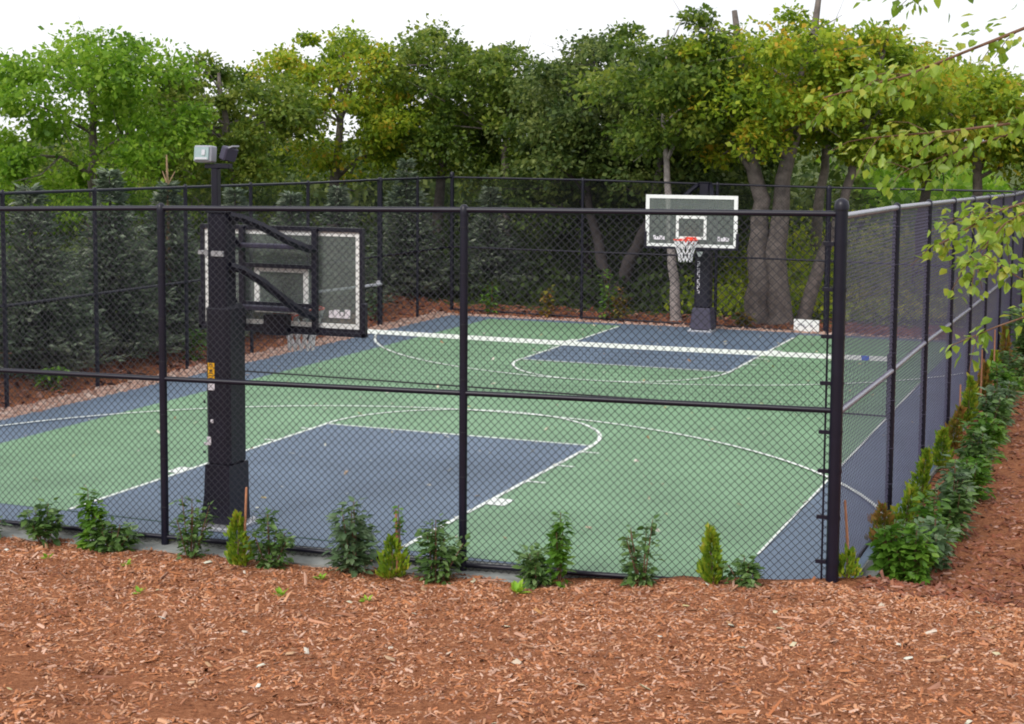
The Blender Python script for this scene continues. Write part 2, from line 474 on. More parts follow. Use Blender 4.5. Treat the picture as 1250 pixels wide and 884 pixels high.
# wood chips
parts = []
n = 110000
x = RNG.uniform(-9.5, 3.4, n); d = RNG.random(n) ** 1.35 * 5.6 - .02
y = np.where(x < 0, AN * x, 0) - d - .16
parts.append(bits(n, x, y, (.0055, .023), lambda x, y: z_all(x, y) + .001, .26, (1.3, 3.6)))
n = 1500
x = RNG.uniform(-9.5, 3.4, n); d = RNG.random(n) ** 1.35 * 5.6
y = np.where(x < 0, AN * x, 0) - d - .16
parts.append(bits(n, x, y, (.012, .034), lambda x, y: z_all(x, y) + .004, .3, (3, 6.5)))
bright_chips = parts; parts = []
n = 19000
x = .22 + RNG.random(n) * 3.0; y = RNG.random(n) ** 1.3 * 16 - .2
parts.append(bits(n, x, y, (.010, .04), lambda x, y: z_all(x, y) + .001, .26, (1.3, 3.6)))
n = 6000
x = RNG.uniform(-16.0, -12.1, n); y = RNG.uniform(1, 20.5, n)
parts.append(bits(n, x, y, (.03, .09), lambda x, y: z_all(x, y) + .001, .25, (1.2, 3.2)))
n = 2500
x = RNG.uniform(-12, 1, n); y = RNG.uniform(18.2, 20.6, n)
parts.append(bits(n, x, y, (.03, .09), lambda x, y: z_all(x, y) + .001, .25, (1.2, 3.2)))
o = link_quads('wood_chips', np.concatenate(bright_chips), 8, BITF, M['chips'])
tag(o, 'pale dry orange bark chips spread in front of the near fence', 'wood chips', kind='stuff')
o = link_quads('wood_chips', np.concatenate(parts), 8, BITF, M['chips_damp'])
tag(o, 'damp dark red bark chips in the beds along the right, left and far fences', 'wood chips', kind='stuff')

n = 260
x = RNG.uniform(-10.8, -.3, n); y = RNG.uniform(.3, 17.5, n)
V1 = bits(n, x, y, (.015, .05), lambda x, y: .018 + 0 * x, .12, (1, 1.7))
n = 70
x = RNG.uniform(-8.5, 2.5, n); y = np.where(x < 0, AN * x, 0) - RNG.uniform(.2, 4.5, n)
V2 = bits(n, x, y, (.03, .06), lambda x, y: z_all(x, y) + .014, .15, (1, 1.7))
o = link_quads('fallen_leaves', np.concatenate([V1, V2]), 8, BITF, M['deadleaf'])
tag(o, 'pale leaf scraps and petals scattered over the court and the bark', 'leaves', kind='stuff')

# ------------------------------------------------------------------ fences
def mesh_wires(mb, A, B, z0a, z1a, z0b, z1b, pitch=.068, r=.0026, drop=1.0):
    """two families of straight diagonal wires filling the panel A-B"""
    A = Vector((A[0], A[1], 0)); B = Vector((B[0], B[1], 0))
    L = (B - A).length; u = (B - A) / L; nn = Vector((-u.y, u.x, 0))
    H = ((z1a - z0a) + (z1b - z0b)) / 2
    V = []; F = []
    for sgn in (1, -1):
        off = nn * (.0026 * sgn)
        k0 = int(-H / pitch) - 1; k1 = int((L + H) / pitch) + 2
        for k in range(k0, k1):
            s0 = k * pitch + .011
            # s = s0 + sgn*t, 0<=t<=H, clip to 0..L
            if sgn > 0: t0, t1 = max(0, -s0), min(H, L - s0)
            else: t0, t1 = max(0, s0 - L), min(H, s0)
            if t1 - t0 < .02: continue
            ends = []
            for t in (t0, t1):
                s = s0 + sgn * t; f = s / L; q = t / H
                zb = z0a + (z0b - z0a) * f; zt = z1a + (z1b - z1a) * f
                ends.append(A + u * s + off + Vector((0, 0, zb + (zt - zb) * q)))
            dirn = (ends[1] - ends[0]).normalized()
            side = dirn.cross(nn).normalized()
            b0 = len(V)
            for e in ends:
                V += [tuple(e + side * r), tuple(e + nn * r), tuple(e - side * r), tuple(e - nn * r)]
            for i in range(4):
                j = (i + 1) % 4
                F.append([b0 + i, b0 + j, b0 + 4 + j, b0 + 4 + i])
    mb.add(V, F, True)

def make_fence(name, label, nodes, zmid, zbot, post_r, rail_r, corner=(), post_from=None, thick=None, wr=.0026, railmat='vinyl', wiremat='wire'):
    """nodes: (x, y, ztop, zfoot)"""
    root = tag(empty(name, (nodes[0][0], nodes[0][1], 0)), label, 'fence')
    ox, oy = nodes[0][0], nodes[0][1]
    loc = [(x - ox, y - oy, zt, zf) for x, y, zt, zf in nodes]
    top, mid, bot, mesh = MB(), MB(), MB(), MB()
    for i, (x, y, zt, zf) in enumerate(loc):
        if i in (post_from or ()): continue
        r = (thick or {}).get(i, post_r)
        p = MB()
        if i in corner:
            p.tube([(x, y, zf - .25), (x, y, zt + .07)], r, 14)
            p.lathe((x, y, zt + .07), [(r * 1.18, -.035), (r * 1.18, .0), (r * 1.0, .03), (r * .6, .05), (.001, .058)], 14)
        else:
            p.tube([(x, y, zf - .25), (x, y, zt - .01)], r, 12)
            p.lathe((x, y, zt), [(r * 1.08, -.05), (r * 1.12, -.01), (r * .95, .03), (r * .5, .046), (.001, .05)], 12)
        p.build('post', M['vinyl'], root)
    top.tube([(x, y, zt) for x, y, zt, zf in loc], rail_r, 10)
    mid.tube([(x, y, m) for (x, y, zt, zf), m in zip(loc, zmid)], rail_r * .92, 10)
    bot.tube([(x, y, m) for (x, y, zt, zf), m in zip(loc, zbot)], rail_r * .85, 8)
    for i in range(len(loc) - 1):
        a, b = loc[i], loc[i + 1]
        mesh_wires(mesh, a, b, zbot[i] - .05, a[2], zbot[i + 1] - .05, b[2], r=wr)
    for i, (x, y, zt, zf) in enumerate(loc):
        if i in (post_from or ()) or i in corner: continue
        r = (thick or {}).get(i, post_r)
        for q in range(7):
            z = .3 + q * (zt - .45) / 6 + RNG.normal(0, .03)
            mesh.torus((x, y, z), r + .003, .0028, n=10, m=4)
    top.build('top_rail', M[railmat], root); mid.build('middle_rail', M[railmat], root)
    bot.build('bottom_rail', M['vinyl'], root); mesh.build('chain_link_mesh', M[wiremat], root)
    return root

NX = [-12.2, -8.9, -6.03, -3.15, 0.0]
near = make_fence('chain_link_fence', 'near black chain-link fence crossing in front of the court, ending at tall corner post',
    [(x, AN * x, zt, zf) for x, zt, zf in zip(NX, (2.90, 2.965, 3.03, 3.065, 3.09), (-.1, -.1, -.1, -.1, .05))],
    (1.455, 1.46, 1.466, 1.481, 1.50), (.02, .005, -.012, -.035, .01), .036, .026, corner=(4,), thick={4: .052})
# tension bar and bands beside the corner post
tb = MB()
bx, by = -.085 + 12.2, AN * (-.085) + AN * 12.2
tb.tube([(bx, by, .02), (bx, by, 3.02)], .009, 6)
tb.build('tension_bar', M['vinyl'], near)
for z in (.25, .62, 1.0, 1.32, 1.72, 2.1, 2.48, 2.85):
    b = MB()
    b.lathe((12.2, AN * 12.2, z), [(.056, -.016), (.056, .016)], 14)
    b.box((12.2 - .09, AN * (12.2 - .09), z), (.09, .03, .03))
    b.build('tension_band', M['vinyl'], near)

RY = [0.0, 2.79, 5.02, 7.2, 9.3, 11.3, 13.5, 15.5, 17.8]
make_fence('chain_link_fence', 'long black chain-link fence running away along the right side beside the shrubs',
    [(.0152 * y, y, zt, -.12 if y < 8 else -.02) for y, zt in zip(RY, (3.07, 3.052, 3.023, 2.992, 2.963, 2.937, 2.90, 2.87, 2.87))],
    (1.47, 1.465, 1.485, 1.47, 1.465, 1.47, 1.48, 1.50, 1.43), (0, -.03, -.03, 0, 0, 0, 0, 0, 0), .036, .027, post_from=(0, 8), railmat='rail_sheen', wiremat='wire_sheen', wr=.0024)
LY = [0.2, 2.4, 4.4, 6.378, 8.70, 10.66, 12.63, 15.52, 17.26, 19.01]
make_fence('chain_link_fence', 'black chain-link fence along the left side in front of the spruces',
    [(-12.0 - .0075 * (19.01 - y), y, 2.94 if y < 14 else 2.96, -.1) for y in LY],
    [1.40] * 10, [-.06] * 10, .032, .024, thick={7: .055}, post_from=(9,), wr=.0016)
far = make_fence('chain_link_fence', 'black chain-link fence across the far end behind the basketball hoop',
    [(-12.0, 19.02, 2.96, -.1), (-8.78, 18.686, 2.953, -.1), (-5.747, 18.371, 2.912, -.1), (-3.43, 18.13, 2.886, -.1), (.27, 17.75, 2.872, -.1)],
    (1.405, 1.41, 1.424, 1.43, 1.43), (.0, .0, .0, .0, .0), .034, .022, corner=(0,), thick={0: .045, 3: .05}, wr=.0017)

# pale bar across the wide panel of the left fence
b = MB()
b.tube([(-11.955, 12.75, .90), (-11.94, 15.40, .845)], .03, 8)
for y in (12.80, 15.36): b.box((-11.985, y, .875), (.07, .05, .09))
tag(b.build('rail_bar', M['greyrail']), 'pale grey horizontal bar fixed across the wide panel of the left fence', 'rail')

# white notice leaning at the foot of the far fence
t = tag(empty('notice_board', (-3.80, 18.08, .10), -.104), 'small white notice board at the foot of the far fence', 'notice board')
b = MB(); b.box((0, 0, .02), (.52, .018, .25), bevel=.004); b.build('panel', M['white'], t)
b = MB()
for i, (x0, w, h, z) in enumerate(((-.155, .05, .028, .045), (-.10, .035, .042, .035), (-.055, .04, .05, .02), (-.015, .05, .022, -.005), (.095, .035, .055, .025), (.128, .012, .04, .03))):
    b.box((x0, -.0105, z), (w, .003, h), Matrix.Rotation(-.15 * (i % 3), 4, 'Y'))
b.build('faded_print', M['greyink'], t)

# ------------------------------------------------------------------ basketball hoops
def make_hoop(loc, rz, label, off, zb, front_text, zpole, arm):
    """local +y points to the play side; board spans z zb .. zb+1.02"""
    root = tag(empty('basketball_hoop', loc, rz), label, 'basketball hoop', 'basketball hoops at the two ends')
    p = MB(); p.box((0, 0, zpole / 2 + .01), (.20, .20, zpole - .02), bevel=.02)
    p.box((0, 0, zpole + .006), (.215, .215, .02), bevel=.006)
    pole = p.build('pole', M['steel_black'], root)
    p = MB(); p.box((0, 0, .02), (.50, .50, .04), bevel=.008)
    for sx in (-1, 1):
        for sy in (-1, 1): p.lathe((sx * .2, sy * .2, .035), [(.018, 0), (.018, .03), (.001, .031)], 8)
    p.build('base_plate', M['alu'], root)
    if front_text:
        p = MB(); p.box((0, 0, .26), (.45, .42, .44), taper=.80, bevel=.02)
        p.build('base_boot', M['boot'], root)
    else:
        p = MB()
        # flared foot: steep front, gusset sweeping out to one side
        V = []
        for z, xl, xr, yb, yf in ((.045, -.195, .140, -.122, .235), (.14, -.170, .138, -.120, .230), (.30, -.145, .136, -.118, .224), (.60, -.132, .134, -.116, .222)):
            V += [(xl, yb, z), (xr, yb, z), (xr, yf, z), (xl, yf, z)]
        F = [[3, 2, 1, 0], [12, 13, 14, 15]]
        for i in range(3):
            for k in range(4): F.append([4 * i + k, 4 * i + (k + 1) % 4, 4 * i + 4 + (k + 1) % 4, 4 * i + 4 + k])
        p.add(V, F)
        p.build('base_boot', M['pad'], root)
    ptop = 2.12 if not front_text else 1.62
    p = MB()
    if front_text: p.box((0, 0, (.46 + ptop) / 2), (.315, .30, ptop - .46), bevel=.045)
    else: p.box((0, .055, (.58 + ptop) / 2), (.262, .33, ptop - .58), bevel=.04)
    pad = p.build('pole_pad', M['pad'], root)
    if front_text:
        # column of pale lettering and a badge, too small to read
        b = MB(); z = 1.40
        for i in range(9):
            w = (.05, .035, .055, .04)[i % 4]
            b.box((.065, .154, z), (w, .004, .012)); b.box((.065 + (.02 if i % 2 else -.02), .1545, z - .022), (.013, .004, .05))
            if i % 3 != 1: b.box((.065, .154, z - .046), (.05, .004, .012))
            z -= .072
        b.build('lettering', M['labelwhite'], pad)
        b = MB(); b.add([(-.02, .154, 1.60), (.12, .154, 1.60), (.075, .154, 1.50), (.025, .154, 1.50),
                          (-.02, .150, 1.60), (.12, .150, 1.60), (.075, .150, 1.50), (.025, .150, 1.50)],
                         [[3, 2, 1, 0], [4, 5, 6, 7], [0, 1, 5, 4], [1, 2, 6, 5], [2, 3, 7, 6], [3, 0, 4, 7]])
        b.build('badge', M['white'], pad)
    else:
        s = MB(); s.box((-.055, -.1135, 1.49), (.070, .006, .165)); st = s.build('warning_sticker', M['yellow'], pad)
        s = MB()
        for z, w in ((1.555, .05), (1.535, .03), (1.475, .035), (1.452, .045), (1.43, .03)): s.box((-.055, -.1175, z), (w, .003, .007))
        s.add([(-.075, -.1173, 1.49), (-.035, -.1173, 1.49), (-.055, -.1173, 1.522), (-.075, -.1160, 1.49), (-.035, -.1160, 1.49), (-.055, -.1160, 1.522)], [[0, 1, 2], [5, 4, 3], [0, 3, 4, 1], [1, 4, 5, 2], [2, 5, 3, 0]])
        s.build('print', M['ink'], st)
        s = MB(); s.box((-.055, -.1135, 1.357), (.070, .006, .085)); s.build('white_sticker', M['labelwhite'], pad)
        # lacing clips down the edge of the pad
        for x, z, w, h in ((-.05, 1.02, .03, .035), (-.085, .83, .045, .08), (-.125, .80, .03, .03), (-.135, .72, .03, .02), (-.13, 1.2, .02, .03)):
            s = MB(); s.box((x, -.116, z), (w, .012, h), bevel=.004); s.build('clip', M['labelwhite'] if x > -.13 else M['pad'], pad)
        s = MB(); s.box((.02, -.105, 2.60), (.13, .02, .05)); s.box((-.115, -.06, 2.60), (.05, .03, .06)); s.box((-.19, 0, 2.60), (.12, .035, .035))
        s.build('height_crank', M['alu'], root)
    # board
    by = arm
    W, H = 1.83, 1.02
    g = MB(); g.box((off, by, zb + H / 2), (W - .02, .012, H - .02)); board = g.build('backboard', M['glass'], root)
    f = MB()
    for sx in (-1, 1): f.box((off + sx * (W / 2 - .0175), by - .012, zb + H / 2), (.035, .05, H))
    for z in (zb + .02, zb + H - .02): f.box((off, by - .012, z), (W - .07, .048, .04))
    f.build('frame', M['steel_black'], board)
    # white border and target painted on the front of the glass
    e = MB(); yf = by + .0085
    for yy in ((yf,) if not front_text else (by + .0165,)):
        for sx in (-1, 1): e.box((off + sx * (W / 2 - .062 - (0 if not front_text else -.03)), yy - (.0085 if not front_text else 0), zb + H / 2), (.05 if not front_text else .075, .021 if not front_text else .004, H - (.075 if not front_text else .0)))
        for z in (zb + .06, zb + H - .06) if not front_text else (zb + .035, zb + H - .035):
            e.box((off, yy - .0085 if not front_text else yy, z), (W - (.174 if not front_text else .139), .020 if not front_text else .004, .05 if not front_text else .07))
    e.build('white_border', M['white'], board)
    e = MB(); tw, th, bw, tz = .61, .46, .055, zb + .16
    for sx in (-1, 1): e.box((off + sx * (tw / 2 - bw / 2), by, tz + th / 2), (bw, .021, th))
    e.box((off, by, tz + th - bw / 2), (tw - bw * 2, .021, bw)); e.box((off, by, tz + bw / 2), (tw - bw * 2, .021, bw))
    e.build('target_square', M['white'], board)
    # corner pads + pale decals in the lower corners
    c = MB()
    for sx in (-1, 1):
        c.box((off + sx * (W / 2 - .0), by - .01, zb + .13), (.055, .075, .34), bevel=.012)
    c.box((off, by - .01, zb - .01), (W + .055, .075, .05), bevel=.012)
    c.build('edge_pad', M['steel_black'] if not front_text else M['pad'], board)
    for sx in (-1, 1):
        d = MB()
        d.box((off + sx * (W / 2 - .27), by, zb + .150), (.23, .020, .018))
        for i, (w, h) in enumerate(((.04, .05), (.06, .06), (.03, .04), (.055, .065))):
            d.box((off + sx * (W / 2 - .27) + (i - 1.5) * .06, by, zb + .160 + h / 2), (w, .020, h))
        d.build('decal', M['labelwhite'], board)
    # rear support: two uprights and two cross members
    s = MB(); xs = off + np.array([-.41, .41])
    for x in xs: s.box((x, by - .062, zb + H / 2), (.055, .045, H - .02))
    for z in (zb + .25, zb + .63): s.box((off, by - .062, z), (.765, .04, .04))
    s.build('support_frame', M['steel_black'], root)
    # parallelogram arms, swept forward, outward and down
    top0, bot0, top1, bot1 = zpole - .03, zpole - .50, zb + .80, zb + .15
    for sx, x1 in ((-1, xs[0]), (1, xs[1])):
        for z0, z1 in ((top0, top1), (bot0, bot1)):
            a = MB(); x0 = sx * .10
            pts = []
            for t in (0, .12, .35, .65, .88, 1):
                q = t * t * (3 - 2 * t) * .7 + t * .3
                pts.append((x0 + (x1 - x0) * (t ** .9), -.02 + (by - .065 + .02) * t, z0 + (z1 - z0) * q))
            a.tube(pts, .044, 6, smooth=False)
            a.build('arm', M['steel_black'], root)
    for z1 in (top1 + .0, bot1 + .04):
        c = MB(); c.box((off, by - .16, z1 + .03), (.74, .11, .045), bevel=.008); c.build('cross_brace', M['boot'], root)
    c = MB(); c.box((off - .02, by - .05, zb + .05), (.26, .12, .20), bevel=.01); c.build('rim_bracket', M['pad'], root)
    # rim and net
    zr = zb + .170; ry = by + .38
    r = MB(); r.torus((off, ry, zr), .228, .011, n=36)
    r.box((off, by + .085, zr - .02), (.17, .16, .02)); r.box((off, by + .02, zr - .03), (.22, .03, .13), bevel=.008)
    for sx in (-1, 1): r.tube([(off + sx * .08, by + .03, zr - .06), (off + sx * .17, ry - .16, zr)], .009, 6)
    rim = r.build('rim', M['orange'], root)
    nt = MB(); k = 12; rows = [(0, .228), (.10, .20), (.20, .165), (.30, .135), (.42, .125)]
    for i in range(k):
        for s in (1, -1):
            pts = []
            for j, (dz, rr) in enumerate(rows):
                a = 2 * PI * (i + s * j * .5) / k
                pts.append((off + rr * math.cos(a), ry + rr * math.sin(a), zr - dz))
            nt.tube(pts, .0115, 5, caps=False)
    nt.build('hoop_net', M['hoopnet'], rim)
    return root

hoopA = make_hoop((-5.735, -.09, 0), 0, 'black basketball hoop seen from behind, arms holding glass backboard, yellow sticker on pole', .145, 1.80, False, 2.98, .84)
hoopB = make_hoop((-5.72, 17.30, 0), PI, 'basketball hoop at the far end with white-framed backboard and padded pole', .075, 1.71, True, 2.96, .72)

# floodlights on the near hoop's pole
fl = tag(empty('floodlight', (-5.79, -.09, 2.99)), 'twin floodlight on a thin mast above the near hoop pole', 'floodlight')
m = MB(); m.box((0, 0, .20), (.07, .07, .40), bevel=.008); m.build('mast', M['steel_black'], fl)
m = MB(); m.box((.03, 0, .42), (.27, .06, .045), bevel=.006); m.build('crossbar', M['steel_black'], fl)
h = MB(); R1 = Matrix.Rotation(-.10, 4, 'X')
h.box((-.10, -.02, .53), (.19, .11, .155), R1, bevel=.012); hs1 = h.build('lamp_head', M['lightbody'], fl)
h = MB(); h.box((-.10, -.083, .537), (.155, .012, .118), R1); h.build('lens', M['lens'], hs1)
h = MB(); h.box((-.075, -.092, .548), (.035, .008, .05), R1); h.box((-.10, -.092, .492), (.13, .008, .018), R1); h.build('lamp_reflector', M['alu'], hs1)
h = MB(); R2 = Matrix.Rotation(.35, 4, 'Y') @ Matrix.Rotation(1.25, 4, 'Z')
h.box((.135, .01, .535), (.15, .085, .13), R2, bevel=.012); hs2 = h.build('lamp_head', M['boot'], fl)
h = MB(); h.box((.172, .01, .592), (.085, .12, .012), Matrix.Rotation(-.35, 4, 'Y')); h.build('visor', M['lightbody'], hs2)

# ------------------------------------------------------------------ tennis net
tn = tag(empty('court_net', (0, 8.52, 0)), 'low black net with white top tape strung across mid court', 'net')
x0, x1 = -11.2, -.80
def zt(x):
    f = (x - x0) / (x1 - x0); return .845 - .035 * 4 * f * (1 - f)
b = MB(); xs = np.linspace(x0 + .03, x1 - .03, 24)
V = []; F = []
for x in xs:
    V += [(x, -.012, zt(x)), (x, -.012, zt(x) - .062), (x, .012, zt(x) - .062), (x, .012, zt(x))]
for i in range(23):
    for k in range(4):
        j = (k + 1) % 4; F.append([4 * i + k, 4 * i + j, 4 * i + 4 + j, 4 * i + 4 + k])
b.add(V, F); b.build('top_tape', M['tape'], tn)
b = MB(); b.tube([(x, 0, .035) for x in xs], .013, 6); b.build('bottom_cord', M['netcord'], tn)
b = MB()
for i in range(int((x1 - x0) / .05)):
    x = x0 + .03 + i * .05
    b.tube([(x, 0, .035), (x, 0, zt(x) - .06)], .0013, 3, False)
for j in range(15):
    b.tube([(x, .002, .06 + (zt(x) - .14) * j / 14) for x in xs[::3]], .0013, 3, False)
b.build('netting', M['netcord'], tn)
for x in (x0, x1):
    b = MB(); b.tube([(x, 0, 0.004), (x, 0, .87)], .03, 10); b.lathe((x, 0, .87), [(.034, -.02), (.034, .0), (.02, .02), (.001, .025)], 10); b.build('net_post', M['steel_black'], tn)
b = MB(); b.box((-1.12, -.016, zt(-1.12) - .03), (.10, .012, .065), bevel=.003); b.build('strap', M['bluetab'], tn)

# ------------------------------------------------------------------ foliage generators
def unit(v): return v / (np.linalg.norm(v, axis=-1, keepdims=True) + 1e-9)
def leaves(P, D, N, length, width, fold=.18):
    """folded leaves: base P, direction D, normal N -> 6 verts, 2 quads"""
    D = unit(D); S = unit(np.cross(D, N)); N = np.cross(S, D)
    L = length[:, None]; Wd = width[:, None]
    b = P; t = P + D * L - N * L * .10
    m1 = P + D * L * .35; m2 = P + D * L * .72
    V = np.stack([b, m1 + S * Wd + N * Wd * fold, m2 + S * Wd * .62 + N * Wd * fold * .5 - N * L * .04, t,
                  m2 - S * Wd * .62 + N * Wd * fold * .5 - N * L * .04, m1 - S * Wd + N * Wd * fold], 1)
    return V.reshape(-1, 3)
LEAF6 = [[0, 1, 2, 3], [0, 3, 4, 5]]
def cards(P, D, N, length, width):
    D = unit(D); S = unit(np.cross(D, N))
    L = length[:, None]; Wd = width[:, None]
    V = np.stack([P, P + D * L * .45 + S * Wd, P + D * L, P + D * L * .55 - S * Wd], 1)
    return V.reshape(-1, 3)
CARD4 = [[0, 1, 2, 3]]

def rv(n, k=3): return RNG.normal(0, 1, (n, k))

def tree_parts(root, h, trunk_r, crown_r, crown_z0, crown_z1, nclump, per, lsize, leaf, bark, lean=(0, 0), clump_r=.55, trunks=None, limbs=10, shape=None):
    """trunk with limbs + crown of leaf clumps spread through an ellipsoid"""
    tr = MB()
    stems = trunks or [[(0, 0, -.2), (lean[0] * .3, lean[1] * .3, h * .3), (lean[0] * .7 + .1, lean[1] * .7, h * .62), (lean[0], lean[1], h * .92)]]
    tips = []
    for st in stems:
        k = len(st)
        pts = []; rad = []
        for i in range(k - 1):
            for t in np.linspace(0, 1, 5)[:-1]:
                a = np.array(st[i]); c = np.array(st[i + 1])
                pts.append(tuple(a + (c - a) * t + np.array([RNG.normal(0, trunk_r * .12), RNG.normal(0, trunk_r * .12), 0])))
                f = (i + t) / (k - 1)
                rad.append(trunk_r * (1.28 if f == 0 else 1 - .78 * f))
        pts.append(st[-1]); rad.append(trunk_r * .2)
        tr.tube(pts, rad, 9)
        tips.append((pts, rad))
    C = []
    cz, hz = (crown_z0 + crown_z1) / 2, (crown_z1 - crown_z0) / 2
    while len(C) < nclump:
        p = RNG.uniform(-1, 1, 3); r = np.linalg.norm(p)
        if r > 1 or r < .25: continue
        w = crown_r * (1.0 if shape is None else shape(p[2]))
        C.append((p[0] * w + lean[0] * .8, p[1] * w + lean[1] * .8, cz + p[2] * hz))
    C = np.array(C)
    for i in range(min(limbs, nclump)):
        pts, rad = tips[i % len(tips)]
        c = C[i]
        cand = [j for j in range(len(pts)) if pts[j][2] < c[2] - .15 * h * .3 and pts[j][2] > crown_z0 * .55]
        j = cand[-1] if cand else len(pts) // 2
        a = np.array(pts[j]); mid = a * .5 + c * .5 + np.array([0, 0, .12 * h * .3]) + RNG.normal(0, .12, 3)
        r0 = rad[j] * .5
        tr.tube([tuple(a), tuple(mid), tuple(c)], [r0, r0 * .6, r0 * .2], 6)
        for q in range(2):
            e = c + RNG.normal(0, .5, 3); tr.tube([tuple(mid), tuple((mid + e) / 2 + RNG.normal(0, .08, 3)), tuple(e)], [r0 * .4, r0 * .25, r0 * .08], 5)
    tr.build('trunk', bark, root)
    n = nclump * per
    ci = np.repeat(np.arange(nclump), per)
    cr = clump_r * RNG.uniform(.45, 1.5, nclump)
    off = rv(n); off *= (RNG.random(n) ** .45 / np.linalg.norm(off, axis=1))[:, None]
    off[:, 2] *= .55
    off *= np.where(RNG.random(n) < .12, 1.35, 1.0)[:, None]
    P = C[ci] + off * cr[ci][:, None]
    D = off * .8 + rv(n) * .6 + np.array([0, 0, -.35])
    N = rv(n) * .65 + np.array([0, 0, .9])
    L = lsize * np.exp(RNG.normal(0, .32, n)).clip(.4, 1.5)
    link_quads('crown', cards(P, D, N, L, L * RNG.uniform(.26, .40, n)), 4, CARD4, leaf, root)

def spruce_parts(root, h, r, tip=None):
    tr = MB(); tr.tube([(0, 0, -.1), (0, 0, h * .5), (0, 0, h * .97)], [.07, .05, .012], 8)
    if tip: tr.tube([(0, 0, h * .93), (.02, 0, h + tip)], [.03, .014], 6)
    if tip:
        for a in (0.4, 2.4, 4.4): tr.tube([(0, 0, h * .97), (.14 * math.cos(a), .14 * math.sin(a), h + .16)], [.016, .006], 5)
    tr.build('trunk', M['barkdark'] if not tip else M['deadtwig'], root)
    P = []; D = []
    nt = int(h * 9)
    for t in range(nt):
        f = (t + RNG.random()) / nt
        z = .12 + f * (h - .15)
        rr = r * (1 - f) ** 1.0 + .06
        nb = int(8 + 5 * (1 - f))
        a0 = RNG.random() * 6.28
        for k in range(nb):
            a = a0 + 2 * PI * k / nb + RNG.normal(0, .15)
            ln = rr * RNG.uniform(.62, 1.18)
            ns = max(3, int(ln * 15))
            for s in range(ns):
                q = (s + .6) / ns
                cx = ln * q; dz = -.22 * ln * q + .20 * ln * q * q
                for sd in (-1, 0, 1):
                    w = sd * (.05 + .16 * (1 - q) * min(ln, .8)) * RNG.uniform(.6, 1.3)
                    P.append((cx * math.cos(a) - w * math.sin(a), cx * math.sin(a) + w * math.cos(a), z + dz + RNG.normal(0, .025)))
                    aa = a + sd * .8 + RNG.normal(0, .25)
                    D.append((math.cos(aa), math.sin(aa), RNG.normal(.12, .28)))
    P = np.array(P); D = np.array(D); n = len(P)
    # every spray: two crossed needle-covered slips
    L = RNG.uniform(.11, .21, n)
    V1 = cards(P, D, np.tile((0, 0, 1.), (n, 1)) + rv(n) * .3, L, L * .17)
    V2 = cards(P, D, rv(n), L, L * .15)
    link_quads('crown', np.concatenate([V1, V2]), 4, CARD4, M['spruce'], root)

def shrub_parts(root, h, w, nleaf, lsize, leaf, top=0.0, stems=6, density_low=.15, loose=False):
    """upright leafy shrub; `top` 0..1 makes the upper part sparser"""
    st = MB(); P = []; D = []
    h *= 1.28 if loose else 1.10; nleaf = int(nleaf * (1.45 if loose else 1.5)); lsize *= 1.15; w *= .98 if loose else 1.05
    per = nleaf // stems
    for s in range(stems):
        a = RNG.random() * 6.28; rr = w / 2 * RNG.random() ** .6
        hh = h * RNG.uniform(.62, 1.0) if s else h
        hh *= 1 - .25 * (rr / (w / 2)) ** 2
        e = np.array([rr * math.cos(a), rr * math.sin(a), hh]) if s else np.array([RNG.normal(0, w * .08), RNG.normal(0, w * .08), hh])
        m = np.array([e[0] * .6, e[1] * .6, hh * .5])
        pts = [(e[0] * .08, e[1] * .08, -.06), tuple(m), tuple(e)]
        st.tube(pts, [.008, .006, .003], 5)
        t = RNG.random(per) ** (1.0 + top)
        t = density_low + (1 - density_low) * t
        B = np.where(t[:, None] < .5, np.array(pts[0]) + (m - np.array(pts[0])) * (t / .5)[:, None], m + (e - m) * ((t - .5) / .5)[:, None])
        ang = RNG.random(per) * 6.28
        o = np.stack([np.cos(ang), np.sin(ang), RNG.normal(.1, .35, per)], 1)
        reach = w * .27 * RNG.random(per) * (1.15 - t * .5 * (1 + top))
        P.append(B + o * reach[:, None]); D.append(o + np.array([0, 0, -.15]))
    P = np.concatenate(P); D = np.concatenate(D); n = len(P)
    L = lsize * RNG.uniform(.6, 1.3, n)
    st.build('stem', M['twig'], root)
    link_quads('leaves', leaves(P, D, np.tile((0, 0, 1.), (n, 1)) + rv(n) * .35, L, L * RNG.uniform(.24, .34, n)), 6, LEAF6, leaf, root)

def arbor_parts(root, h, w, leaf, stake=None, lean=0.0, tipbare=0.0):
    st = MB(); st.tube([(0, 0, -.06), (lean * .5, 0, h * .5), (lean, 0, h * (.98 + tipbare))], [.012, .008, .003], 6)
    st.build('stem', M['twig'], root)
    n = int(900 * h / .5)
    t = RNG.random(n) ** 1.25
    rad = w / 2 * np.where(t < .22, .62 + t * 1.7, 1.0 * (1 - ((t - .22) / .78)) ** .8 + .05) * RNG.random(n) ** .45
    a = RNG.random(n) * 6.28
    ph = RNG.random(4) * 6.28
    rad = rad * (1 + .28 * np.sin(3 * a + ph[0] + 9 * t) + .22 * np.sin(2 * a + ph[1] - 14 * t) + .15 * np.sin(26 * t + ph[2]))
    P = np.stack([rad * np.cos(a) + lean * t + .02 * np.sin(5 * t + ph[3]), rad * np.sin(a), h * t], 1)
    D = np.stack([np.cos(a) * .55, np.sin(a) * .55, np.full(n, .9)], 1) + rv(n) * .22
    N = np.stack([-np.sin(a), np.cos(a), np.zeros(n)], 1) + rv(n) * .4
    L = RNG.uniform(.03, .065, n) * np.where(RNG.random(n) < .08, 1.7, 1)
    link_quads('leaves', leaves(P, D, N, L, L * .22, .05), 6, LEAF6, leaf, root)

def zg(x, y): return float(z_all(np.array(x), np.array(y)))

